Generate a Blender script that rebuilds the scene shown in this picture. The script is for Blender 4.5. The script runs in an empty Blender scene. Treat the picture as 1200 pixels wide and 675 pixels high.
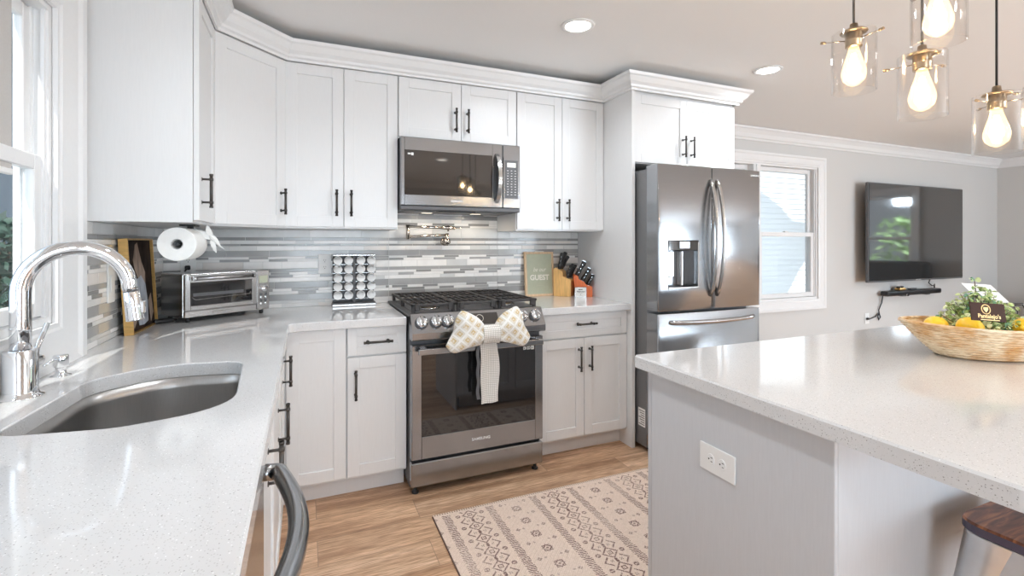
import bpy, bmesh, math, random
from math import sin, cos, pi, radians, sqrt
from mathutils import Vector, Matrix, geometry
C = bpy.context.scene
COL = C.collection
random.seed(7)

# ------------------------------------------------------------------ camera
CEIL = 2.405
cam_d = bpy.data.cameras.new('camera'); cam = bpy.data.objects.new('camera', cam_d); COL.objects.link(cam)
cam.location = (0.7202, -3.1523, 1.2975)
cam.rotation_euler = (pi / 2, 0, -0.4006)
cam_d.sensor_width = 36.0
cam_d.lens = 564.2138 / 1200 * 36
cam_d.shift_x = (600 - 596.5458) / 1200
cam_d.shift_y = -(337.5 - 284.4722) / 1200
cam_d.clip_start = 0.02; cam_d.clip_end = 200
C.camera = cam
# ------------------------------------------------------------------ world, lights, exposure
world = bpy.data.worlds.new('world'); C.world = world; world.use_nodes = True
wn = world.node_tree.nodes; wl = world.node_tree.links
wn['Background'].inputs['Strength'].default_value = 1.35
grad = wn.new('ShaderNodeTexCoord'); sep = wn.new('ShaderNodeSeparateXYZ'); ramp = wn.new('ShaderNodeValToRGB')
wl.new(grad.outputs['Generated'], sep.inputs[0]); wl.new(sep.outputs['Z'], ramp.inputs[0])
ramp.color_ramp.elements[0].position = 0.0; ramp.color_ramp.elements[0].color = (0.80, 0.86, 0.93, 1)
ramp.color_ramp.elements[1].position = 0.5; ramp.color_ramp.elements[1].color = (0.86, 0.92, 1.0, 1)
wl.new(ramp.outputs[0], wn['Background'].inputs['Color'])
C.view_settings.view_transform = 'Standard'; C.view_settings.look = 'None'
C.view_settings.gamma = 1.0; C.view_settings.use_curve_mapping = False
C.view_settings.exposure = -0.29
C.cycles.max_bounces = 10; C.cycles.diffuse_bounces = 7; C.cycles.glossy_bounces = 4
C.cycles.transparent_max_bounces = 16; C.cycles.transmission_bounces = 6
C.cycles.use_denoising = True
C.cycles.caustics_reflective = False; C.cycles.caustics_refractive = False
C.cycles.sample_clamp_indirect = 6.0

def area_light(name, loc, rot, sx, sy, power, color=(1, 1, 1), spread=pi):
    d = bpy.data.lights.new(name, 'AREA'); d.shape = 'RECTANGLE'; d.size = sx; d.size_y = sy
    d.energy = power; d.color = color; d.spread = spread
    o = bpy.data.objects.new(name, d); o.location = loc; o.rotation_euler = rot; COL.objects.link(o); return o
# front pair: fill added at unseen openings; last two: daylight for sink and right-wall windows
DOWN_W, BULB_W, HOOD_W = 9.5, 1.5, 0.7            # watts of each ceiling downlight and pendant bulb
DAY = (0.77, 0.89, 1.0)
area_light('added_fill_left', (1.15, -6.35, 1.25), (radians(91), 0, 0), 1.5, 1.9, 34, DAY, radians(95))
area_light('added_fill_right', (6.2, -6.35, 1.2), (radians(113), 0, 0), 2.8, 2.0, 350, DAY)
area_light('daylight_sink_window', (-1.1, -2.3, 1.75), (0, radians(-90), 0), 1.9, 1.8, 30, DAY)
area_light('daylight_side_window', (10.9, -1.6, 2.9), (0, radians(62), 0), 2.0, 1.6, 800, DAY)

sun_d = bpy.data.lights.new('sun', 'SUN'); sun_d.energy = 7.5; sun_d.angle = radians(0.6); sun_d.color = (1.0, 0.97, 0.92)
sun = bpy.data.objects.new('sun', sun_d); COL.objects.link(sun)
SUNV = Vector((0.22, 0.62, -0.75)).normalized(); sun.rotation_euler = SUNV.to_track_quat('-Z', 'Y').to_euler()
# ------------------------------------------------------------------ materials
def mat(name, col, rough=0.5, metal=0.0, spec=0.5, coat=0.0, emit=None, es=0.0, aniso=0.0):
    m = bpy.data.materials.new(name); m.use_nodes = True
    b = m.node_tree.nodes['Principled BSDF']
    b.inputs['Base Color'].default_value = (*col, 1); b.inputs['Roughness'].default_value = rough
    b.inputs['Metallic'].default_value = metal; b.inputs['Specular IOR Level'].default_value = spec
    b.inputs['Coat Weight'].default_value = coat; b.inputs['Coat Roughness'].default_value = 0.05
    b.inputs['Anisotropic'].default_value = aniso
    if emit: b.inputs['Emission Color'].default_value = (*emit, 1); b.inputs['Emission Strength'].default_value = es
    return m
def nodes_of(m):
    t = m.node_tree; return t, t.nodes, t.links, t.nodes['Principled BSDF']
def add_noise(m, scale=(1, 1, 1), nscale=20, amt=0.1, bump=0.0, detail=3, rough_amt=0.0):
    """tone the base colour and bump a little with stretched noise in object space"""
    t, n, l, b = nodes_of(m)
    tc = n.new('ShaderNodeTexCoord'); mp = n.new('ShaderNodeMapping'); mp.inputs['Scale'].default_value = scale
    nz = n.new('ShaderNodeTexNoise'); nz.inputs['Scale'].default_value = nscale; nz.inputs['Detail'].default_value = detail
    l.new(tc.outputs['Object'], mp.inputs[0]); l.new(mp.outputs[0], nz.inputs['Vector'])
    if amt:
        c = b.inputs['Base Color'].default_value[:]
        r = n.new('ShaderNodeValToRGB'); l.new(nz.outputs['Fac'], r.inputs[0])
        r.color_ramp.elements[0].position = 0.3; r.color_ramp.elements[1].position = 0.7
        r.color_ramp.elements[0].color = tuple(x * (1 - amt) for x in c[:3]) + (1,)
        r.color_ramp.elements[1].color = tuple(min(1, x * (1 + amt)) for x in c[:3]) + (1,)
        l.new(r.outputs[0], b.inputs['Base Color'])
    if bump:
        bp = n.new('ShaderNodeBump'); bp.inputs['Strength'].default_value = bump; bp.inputs['Distance'].default_value = 0.002
        l.new(nz.outputs['Fac'], bp.inputs['Height']); l.new(bp.outputs[0], b.inputs['Normal'])
    if rough_amt:
        r0 = b.inputs['Roughness'].default_value
        mr = n.new('ShaderNodeMapRange'); mr.inputs['To Min'].default_value = r0 - rough_amt; mr.inputs['To Max'].default_value = r0 + rough_amt
        l.new(nz.outputs['Fac'], mr.inputs['Value']); l.new(mr.outputs[0], b.inputs['Roughness'])
    return m
M = {}
M['wall'] = add_noise(mat('wall_paint', (0.60, 0.59, 0.575), 0.75), nscale=300, amt=0.01, bump=0.05)
M['ceiling'] = add_noise(mat('ceiling_paint', (0.86, 0.86, 0.855), 0.8), nscale=300, amt=0.01, bump=0.05)
M['trim'] = add_noise(mat('white_trim_paint', (0.785, 0.785, 0.785), 0.35), nscale=60, amt=0.01)
M['cab'] = add_noise(mat('white_cabinet_paint', (0.75, 0.75, 0.75), 0.32), scale=(8, 8, 0.6), nscale=30, amt=0.012)
M['cabgap'] = mat('cabinet_box_edge', (0.55, 0.545, 0.53), 0.5)
M['grey_cab'] = add_noise(mat('grey_island_paint', (0.58, 0.595, 0.62), 0.42), scale=(8, 8, 0.6), nscale=30, amt=0.02)
M['bronze'] = add_noise(mat('dark_bronze', (0.085, 0.078, 0.072), 0.35, 0.8), nscale=90, amt=0.1)
M['steel'] = add_noise(mat('brushed_steel', (0.50, 0.49, 0.48), 0.24, 1.0, aniso=0.4), scale=(1, 1, 60), nscale=12, amt=0.05, rough_amt=0.04)
M['dksteel'] = add_noise(mat('dark_stainless', (0.36, 0.37, 0.385), 0.20, 1.0, aniso=0.4), scale=(1, 1, 60), nscale=12, amt=0.04, rough_amt=0.04)
M['sidesteel'] = add_noise(mat('grey_fridge_side', (0.20, 0.20, 0.205), 0.4, 0.4), nscale=200, amt=0.08)
M['sinksteel'] = add_noise(mat('satin_sink_steel', (0.42, 0.41, 0.40), 0.34, 1.0), scale=(30, 30, 0.5), nscale=20, amt=0.05, rough_amt=0.05)
M['chrome'] = add_noise(mat('chrome', (0.82, 0.83, 0.85), 0.04, 1.0), nscale=20, amt=0.01)
M['nickel'] = add_noise(mat('brushed_nickel', (0.62, 0.56, 0.50), 0.22, 1.0), nscale=80, amt=0.04)
M['brass'] = add_noise(mat('antique_brass', (0.42, 0.33, 0.23), 0.3, 1.0), nscale=80, amt=0.05)
M['gold'] = add_noise(mat('gold_frame', (0.66, 0.40, 0.14), 0.3, 0.75), scale=(1, 1, 6), nscale=20, amt=0.12)
M['iron'] = add_noise(mat('cast_iron', (0.045, 0.040, 0.039), 0.55, 0.2), nscale=160, amt=0.2, bump=0.2)
M['black'] = add_noise(mat('black_plastic', (0.018, 0.018, 0.019), 0.35), nscale=100, amt=0.1)
M['dkgrey'] = add_noise(mat('dark_grey_plastic', (0.10, 0.10, 0.105), 0.4), nscale=100, amt=0.1)
M['blackglass'] = mat('black_glass', (0.012, 0.012, 0.013), 0.03, 0.0, 0.9, coat=1.0)
M['ovenglass'] = mat('smoked_oven_glass', (0.012, 0.012, 0.013), 0.03, 0.0, 0.9, coat=0.35)
M['mwglass'] = mat('mirrored_microwave_glass', (0.10, 0.095, 0.09), 0.04, 0.8, 0.6)
M['screen'] = mat('tv_screen', (0.03, 0.03, 0.03), 0.06, 0.0, 0.9, coat=0.6)
M['white'] = add_noise(mat('white_plastic', (0.82, 0.82, 0.81), 0.35), nscale=60, amt=0.01)
M['paper'] = add_noise(mat('white_paper', (0.84, 0.84, 0.82), 0.8), nscale=60, amt=0.02, bump=0.1)
M['ink'] = mat('black_ink', (0.03, 0.03, 0.03), 0.6)
M['greyink'] = mat('pale_print', (0.75, 0.75, 0.74), 0.5)
M['cream'] = mat('cream_print', (0.86, 0.84, 0.76), 0.6)
M['goldink'] = mat('gold_print', (0.80, 0.55, 0.24), 0.4, 0.3)
M['sage'] = add_noise(mat('sage_green_board', (0.47, 0.50, 0.38), 0.6), nscale=40, amt=0.03)
M['lightwood'] = add_noise(mat('pale_wood', (0.72, 0.52, 0.33), 0.5), scale=(6, 6, 0.6), nscale=25, amt=0.12)
M['blockwood'] = add_noise(mat('maple_block_wood', (0.76, 0.46, 0.17), 0.42), scale=(5, 5, 0.6), nscale=20, amt=0.14)
M['redwood'] = add_noise(mat('orange_stained_wood', (0.62, 0.13, 0.025), 0.38), scale=(5, 5, 0.6), nscale=20, amt=0.15)
M['lemon'] = add_noise(mat('lemon_peel', (0.95, 0.62, 0.03), 0.38), nscale=60, amt=0.05, bump=0.25)
M['darksofa'] = add_noise(mat('charcoal_sofa_fabric', (0.03, 0.03, 0.033), 0.9), nscale=200, amt=0.2, bump=0.2)
M['brownboard'] = mat('dark_brown_card', (0.060, 0.030, 0.022), 0.75, 0, 0.2)
M['shade'] = add_noise(mat('beige_shade_fabric', (0.52, 0.50, 0.48), 0.9), nscale=200, amt=0.03)
M['lampcore'] = mat('frosted_led_lens', (1, 1, 1), 0.5, emit=(1.0, 0.97, 0.92), es=9.0)
M['hoodlens'] = mat('warm_cooktop_lens', (1, .95, .85), 0.5, emit=(1.0, .86, .66), es=1.6)
M['filament'] = mat('glowing_filament', (1, 0.8, 0.5), 0.5, emit=(1.0, 0.72, 0.36), es=45.0)
M['paving'] = add_noise(mat('grass', (0.34, 0.35, 0.34), 0.9), nscale=8, amt=0.1)
M['siding'] = mat('neighbour_siding', (0.13, 0.19, 0.25), 0.7)
M['roofing'] = add_noise(mat('neighbour_roof', (0.30, 0.33, 0.38), 0.8), nscale=30, amt=0.2)
M['bark'] = add_noise(mat('bark', (0.16, 0.12, 0.09), 0.9), nscale=40, amt=0.3)

def thin_glass(name, tint=(1, 1, 1), refl=1.0, glow=None, gs=0.0):
    """pane so thin that it bends nothing: see-through with a Fresnel reflection"""
    m = bpy.data.materials.new(name); m.use_nodes = True; t = m.node_tree; n = t.nodes; l = t.links; n.clear()
    out = n.new('ShaderNodeOutputMaterial'); tr = n.new('ShaderNodeBsdfTransparent'); gl = n.new('ShaderNodeBsdfGlossy')
    tr.inputs[0].default_value = (*tint, 1); gl.inputs['Roughness'].default_value = 0.02
    fr = n.new('ShaderNodeLayerWeight'); fr.inputs[0].default_value = 0.5
    pw = n.new('ShaderNodeMath'); pw.operation = 'POWER'; pw.inputs[1].default_value = 4.5; l.new(fr.outputs['Facing'], pw.inputs[0])
    mu = n.new('ShaderNodeMath'); mu.operation = 'MULTIPLY_ADD'; mu.inputs[1].default_value = 0.8 * refl; mu.inputs[2].default_value = 0.04 * refl; mu.use_clamp = True
    l.new(pw.outputs[0], mu.inputs[0]); mx = n.new('ShaderNodeMixShader')
    l.new(mu.outputs[0], mx.inputs[0]); l.new(tr.outputs[0], mx.inputs[1]); l.new(gl.outputs[0], mx.inputs[2])
    last = mx
    if glow:
        em = n.new('ShaderNodeEmission'); em.inputs[0].default_value = (*glow, 1); em.inputs[1].default_value = gs
        ad = n.new('ShaderNodeAddShader'); l.new(mx.outputs[0], ad.inputs[0]); l.new(em.outputs[0], ad.inputs[1]); last = ad
    l.new(last.outputs[0], out.inputs[0]); return m
M['glass'] = thin_glass('clear_glass')
M['winglass'] = thin_glass('window_glass', (0.97, 0.99, 1.0), 0.8)
M['shadeglass'] = thin_glass('pendant_glass', (0.99, 0.98, 0.97), 1.3)
M['bulbglass'] = thin_glass('warm_bulb_glass', (1.0, 0.93, 0.80), 1.0, (1.0, 0.80, 0.54), 0.85)

def quartz():
    m = mat('white_quartz', (0.74, 0.735, 0.73), 0.09, 0.0, 0.5, coat=0.3); t, n, l, b = nodes_of(m)
    tc = n.new('ShaderNodeTexCoord')
    def specks(scale, thr, w, dist):
        v = n.new('ShaderNodeTexVoronoi'); v.inputs['Scale'].default_value = scale; l.new(tc.outputs['Object'], v.inputs['Vector'])
        lt = n.new('ShaderNodeMath'); lt.operation = 'LESS_THAN'; lt.inputs[1].default_value = thr; l.new(v.outputs['Distance'], lt.inputs[0])
        sx = n.new('ShaderNodeSeparateColor'); l.new(v.outputs['Color'], sx.inputs[0])
        g = n.new('ShaderNodeMath'); g.operation = 'GREATER_THAN'; g.inputs[1].default_value = w; l.new(sx.outputs[0], g.inputs[0])
        a = n.new('ShaderNodeMath'); a.operation = 'MULTIPLY'; l.new(lt.outputs[0], a.inputs[0]); l.new(g.outputs[0], a.inputs[1]); return a
    s1 = specks(330, 0.34, 0.74, 0); s2 = specks(200, 0.22, 0.84, 0); s3 = specks(240, 0.25, 0.85, 0)
    base = n.new('ShaderNodeTexNoise'); base.inputs['Scale'].default_value = 3; base.inputs['Detail'].default_value = 6
    l.new(tc.outputs['Object'], base.inputs['Vector'])
    r = n.new('ShaderNodeValToRGB'); l.new(base.outputs['Fac'], r.inputs[0])
    r.color_ramp.elements[0].color = (0.64, 0.635, 0.635, 1); r.color_ramp.elements[1].color = (0.70, 0.70, 0.70, 1)
    prev = r.outputs[0]
    for s, c, f in ((s1, (0.40, 0.39, 0.38, 1), 0.55), (s2, (0.22, 0.21, 0.20, 1), 0.75), (s3, (0.95, 0.95, 0.95, 1), 0.8)):
        mx = n.new('ShaderNodeMix'); mx.data_type = 'RGBA'
        mm = n.new('ShaderNodeMath'); mm.operation = 'MULTIPLY'; mm.inputs[1].default_value = f; l.new(s.outputs[0], mm.inputs[0])
        l.new(mm.outputs[0], mx.inputs[0]); l.new(prev, mx.inputs[6]); mx.inputs[7].default_value = c; prev = mx.outputs[2]
    l.new(prev, b.inputs['Base Color']); return m
M['quartz'] = quartz()

def floor_mat():
    m = mat('oak_plank_floor', (0.5, 0.34, 0.23), 0.34, 0, 0.4); t, n, l, b = nodes_of(m)
    tc = n.new('ShaderNodeTexCoord')
    br = n.new('ShaderNodeTexBrick'); br.inputs['Scale'].default_value = 1.0; br.inputs['Brick Width'].default_value = 1.22
    br.inputs['Row Height'].default_value = 0.18; br.inputs['Mortar Size'].default_value = 0.0012; br.offset = 0.37
    br.inputs['Color1'].default_value = (0, 0, 0, 1); br.inputs['Color2'].default_value = (1, 1, 1, 1); br.inputs['Mortar'].default_value = (0.5, 0.5, 0.5, 1)
    l.new(tc.outputs['Object'], br.inputs['Vector'])
    mp = n.new('ShaderNodeMapping'); mp.inputs['Scale'].default_value = (0.55, 8, 1); l.new(tc.outputs['Object'], mp.inputs[0])
    off = n.new('ShaderNodeVectorMath'); off.operation = 'ADD'; l.new(mp.outputs[0], off.inputs[0])
    sc = n.new('ShaderNodeVectorMath'); sc.operation = 'SCALE'; sc.inputs['Scale'].default_value = 7.3; l.new(br.outputs['Color'], sc.inputs[0]); l.new(sc.outputs[0], off.inputs[1])
    nz = n.new('ShaderNodeTexNoise'); nz.inputs['Scale'].default_value = 1.6; nz.inputs['Detail'].default_value = 8; nz.inputs['Roughness'].default_value = 0.62; nz.inputs['Distortion'].default_value = 0.25
    l.new(off.outputs[0], nz.inputs['Vector'])
    r = n.new('ShaderNodeValToRGB'); l.new(nz.outputs['Fac'], r.inputs[0]); e = r.color_ramp.elements
    e[0].position = 0.28; e[0].color = (0.20, 0.112, 0.068, 1); e[1].position = 0.70; e[1].color = (0.66, 0.50, 0.37, 1)
    k = e.new(0.43); k.color = (0.37, 0.235, 0.15, 1); k = e.new(0.55); k.color = (0.51, 0.35, 0.235, 1)
    mp2 = n.new('ShaderNodeMapping'); mp2.inputs['Scale'].default_value = (6, 90, 1); l.new(tc.outputs['Object'], mp2.inputs[0])
    n2 = n.new('ShaderNodeTexNoise'); n2.inputs['Scale'].default_value = 2; n2.inputs['Detail'].default_value = 5; l.new(mp2.outputs[0], n2.inputs['Vector'])
    r2 = n.new('ShaderNodeValToRGB'); l.new(n2.outputs['Fac'], r2.inputs[0]); r2.color_ramp.elements[0].position = 0.34; r2.color_ramp.elements[1].position = 0.6
    r2.color_ramp.elements[0].color = (0.62, 0.57, 0.53, 1); r2.color_ramp.elements[1].color = (1.06, 1.06, 1.06, 1)
    mx = n.new('ShaderNodeMix'); mx.data_type = 'RGBA'; mx.blend_type = 'MULTIPLY'; mx.inputs[0].default_value = 1
    l.new(r.outputs[0], mx.inputs[6]); l.new(r2.outputs[0], mx.inputs[7])
    tone = n.new('ShaderNodeMix'); tone.data_type = 'RGBA'; tone.blend_type = 'MULTIPLY'; tone.inputs[0].default_value = 1
    r3 = n.new('ShaderNodeValToRGB'); l.new(br.outputs['Color'], r3.inputs[0]); r3.color_ramp.elements[0].color = (1.22, 1.16, 1.10, 1); r3.color_ramp.elements[1].color = (1.48, 1.43, 1.36, 1)
    l.new(mx.outputs[2], tone.inputs[6]); l.new(r3.outputs[0], tone.inputs[7])
    mo = n.new('ShaderNodeMix'); mo.data_type = 'RGBA'; l.new(br.outputs['Fac'], mo.inputs[0]); l.new(tone.outputs[2], mo.inputs[6]); mo.inputs[7].default_value = (0.30, 0.20, 0.135, 1)
    l.new(mo.outputs[2], b.inputs['Base Color'])
    bp = n.new('ShaderNodeBump'); bp.inputs['Strength'].default_value = 0.15; bp.inputs['Distance'].default_value = 0.002
    l.new(n2.outputs['Fac'], bp.inputs['Height']); l.new(bp.outputs[0], b.inputs['Normal']); return m
M['floor'] = floor_mat()

def attr_mat(name, rough):
    m = mat(name, (1, 1, 1), rough); t, n, l, b = nodes_of(m)
    a = n.new('ShaderNodeAttribute'); a.attribute_name = 'Col'; l.new(a.outputs['Color'], b.inputs['Base Color']); return m
M['rug'] = attr_mat('woven_rug', 0.95)

def walnut():
    m = mat('dark_walnut_seat', (0.2, 0.08, 0.035), 0.35); t, n, l, b = nodes_of(m)
    tc = n.new('ShaderNodeTexCoord'); mp = n.new('ShaderNodeMapping'); mp.inputs['Scale'].default_value = (3, 14, 3); mp.inputs['Rotation'].default_value = (0, 0, 0.5)
    nz = n.new('ShaderNodeTexNoise'); nz.inputs['Scale'].default_value = 3; nz.inputs['Detail'].default_value = 7; nz.inputs['Distortion'].default_value = 1.2
    l.new(tc.outputs['Object'], mp.inputs[0]); l.new(mp.outputs[0], nz.inputs['Vector'])
    r = n.new('ShaderNodeValToRGB'); l.new(nz.outputs['Fac'], r.inputs[0]); e = r.color_ramp.elements
    e[0].position = 0.3; e[0].color = (0.045, 0.017, 0.012, 1); e[1].position = 0.7; e[1].color = (0.42, 0.17, 0.07, 1)
    k = e.new(0.5); k.color = (0.17, 0.06, 0.03, 1); l.new(r.outputs[0], b.inputs['Base Color']); return m
M['walnut'] = walnut()

def wicker():
    m = mat('wicker', (0.68, 0.46, 0.25), 0.5); t, n, l, b = nodes_of(m)
    tc = n.new('ShaderNodeTexCoord'); nz = n.new('ShaderNodeTexNoise'); nz.inputs['Scale'].default_value = 14; nz.inputs['Detail'].default_value = 4
    mp = n.new('ShaderNodeMapping'); mp.inputs['Scale'].default_value = (1, 1, 0.8)
    l.new(tc.outputs['Object'], mp.inputs[0]); l.new(mp.outputs[0], nz.inputs['Vector'])
    r = n.new('ShaderNodeValToRGB'); l.new(nz.outputs['Fac'], r.inputs[0]); e = r.color_ramp.elements
    e[0].position = 0.32; e[0].color = (0.66, 0.36, 0.13, 1); e[1].position = 0.56; e[1].color = (0.88, 0.73, 0.52, 1)
    mp2 = n.new('ShaderNodeMapping'); mp2.inputs['Scale'].default_value = (22, 22, 150); l.new(tc.outputs['Object'], mp2.inputs[0])
    n2 = n.new('ShaderNodeTexNoise'); n2.inputs['Scale'].default_value = 1.6; n2.inputs['Detail'].default_value = 2; l.new(mp2.outputs[0], n2.inputs['Vector'])
    r2 = n.new('ShaderNodeValToRGB'); l.new(n2.outputs['Fac'], r2.inputs[0]); r2.color_ramp.elements[0].position = .36; r2.color_ramp.elements[0].color = (.74, .62, .50, 1); r2.color_ramp.elements[1].position = .50; r2.color_ramp.elements[1].color = (1, 1, 1, 1)
    mx = n.new('ShaderNodeMix'); mx.data_type = 'RGBA'; mx.blend_type = 'MULTIPLY'; mx.inputs[0].default_value = 1; l.new(r.outputs[0], mx.inputs[6]); l.new(r2.outputs[0], mx.inputs[7])
    l.new(mx.outputs[2], b.inputs['Base Color']); return m
M['wicker'] = wicker()

def gingham():
    m = mat('fine_checked_cloth', (0.85, 0.84, 0.8), 0.85); t, n, l, b = nodes_of(m)
    tc = n.new('ShaderNodeTexCoord'); br = n.new('ShaderNodeTexBrick'); br.offset = 0.0
    br.inputs['Scale'].default_value = 1; br.inputs['Brick Width'].default_value = 0.0095; br.inputs['Row Height'].default_value = 0.0095
    br.inputs['Mortar Size'].default_value = 0.0011; br.inputs['Mortar Smooth'].default_value = 0.2
    for k in ('Color1', 'Color2'): br.inputs[k].default_value = (0.76, 0.74, 0.70, 1)
    br.inputs['Mortar'].default_value = (0.36, 0.33, 0.29, 1)
    cm = n.new('ShaderNodeCombineXYZ'); sp = n.new('ShaderNodeSeparateXYZ'); l.new(tc.outputs['Object'], sp.inputs[0])
    l.new(sp.outputs['X'], cm.inputs['X']); l.new(sp.outputs['Z'], cm.inputs['Y']); l.new(cm.outputs[0], br.inputs['Vector'])
    l.new(br.outputs['Color'], b.inputs['Base Color']); return m
M['gingham'] = gingham()

def bowcloth():
    m = mat('floral_print_cloth', (0.85, 0.83, 0.78), 0.85); t, n, l, b = nodes_of(m)
    tc = n.new('ShaderNodeTexCoord')
    sp = n.new('ShaderNodeSeparateXYZ'); l.new(tc.outputs['Object'], sp.inputs[0]); cm = n.new('ShaderNodeCombineXYZ')
    l.new(sp.outputs['X'], cm.inputs['X']); l.new(sp.outputs['Z'], cm.inputs['Y'])
    mp = n.new('ShaderNodeMapping'); mp.inputs['Rotation'].default_value = (0, 0, radians(40)); mp.inputs['Scale'].default_value = (22, 22, 22); l.new(cm.outputs[0], mp.inputs[0])
    v = n.new('ShaderNodeTexVoronoi'); v.distance = 'CHEBYCHEV'; v.inputs['Randomness'].default_value = 0.0; v.inputs['Scale'].default_value = 1; l.new(mp.outputs[0], v.inputs['Vector'])
    r = n.new('ShaderNodeValToRGB'); l.new(v.outputs['Distance'], r.inputs[0]); e = r.color_ramp.elements
    e[0].position = 0.0; e[0].color = (0.78, 0.75, 0.68, 1); e[1].position = 0.6; e[1].color = (0.74, 0.72, 0.68, 1)
    for p, c in ((0.12, (0.55, 0.42, 0.22)), (0.22, (0.58, 0.45, 0.25)), (0.27, (0.72, 0.70, 0.65)), (0.33, (0.62, 0.57, 0.47)), (0.38, (0.60, 0.56, 0.48)), (0.41, (0.78, 0.77, 0.74)), (0.54, (0.80, 0.79, 0.76))):
        k = e.new(p); k.color = (*c, 1)
    nz = n.new('ShaderNodeTexNoise'); nz.inputs['Scale'].default_value = 60; l.new(cm.outputs[0], nz.inputs['Vector'])
    mx = n.new('ShaderNodeMix'); mx.data_type = 'RGBA'; mr = n.new('ShaderNodeMapRange'); mr.inputs['From Min'].default_value = 0.5; mr.inputs['From Max'].default_value = 0.62; mr.inputs['To Max'].default_value = 0.7
    l.new(nz.outputs['Fac'], mr.inputs[0]); l.new(mr.outputs[0], mx.inputs[0]); l.new(r.outputs[0], mx.inputs[6]); mx.inputs[7].default_value = (0.76, 0.74, 0.69, 1)
    l.new(mx.outputs[2], b.inputs['Base Color']); return m
M['bowcloth'] = bowcloth()
for i, c in enumerate(((0.36, 0.52, 0.20), (0.58, 0.68, 0.36), (0.13, 0.30, 0.18), (0.74, 0.80, 0.52))):
    M['leaf%d' % i] = add_noise(mat('eucalyptus_leaf_%s' % 'abcd'[i], c, 0.5), nscale=60, amt=0.15)
for i, c in enumerate(((0.88, 0.86, 0.84), (0.66, 0.66, 0.65), (0.40, 0.395, 0.39), (0.31, 0.305, 0.30), (0.80, 0.75, 0.71), (0.76, 0.75, 0.735))):
    M['tile%d' % i] = add_noise(mat('strip_tile_%s' % 'abcdef'[i], c, 0.16 if i in (2, 3) else 0.26, 0, 0.5), nscale=12, amt=0.05)
M['hedgeleaf'] = add_noise(mat('dark_hedge_leaf', (.05, .10, .075), .6), nscale=30, amt=.2)
M['grout'] = mat('pale_grout', (0.66, 0.65, 0.63), 0.8)

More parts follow.
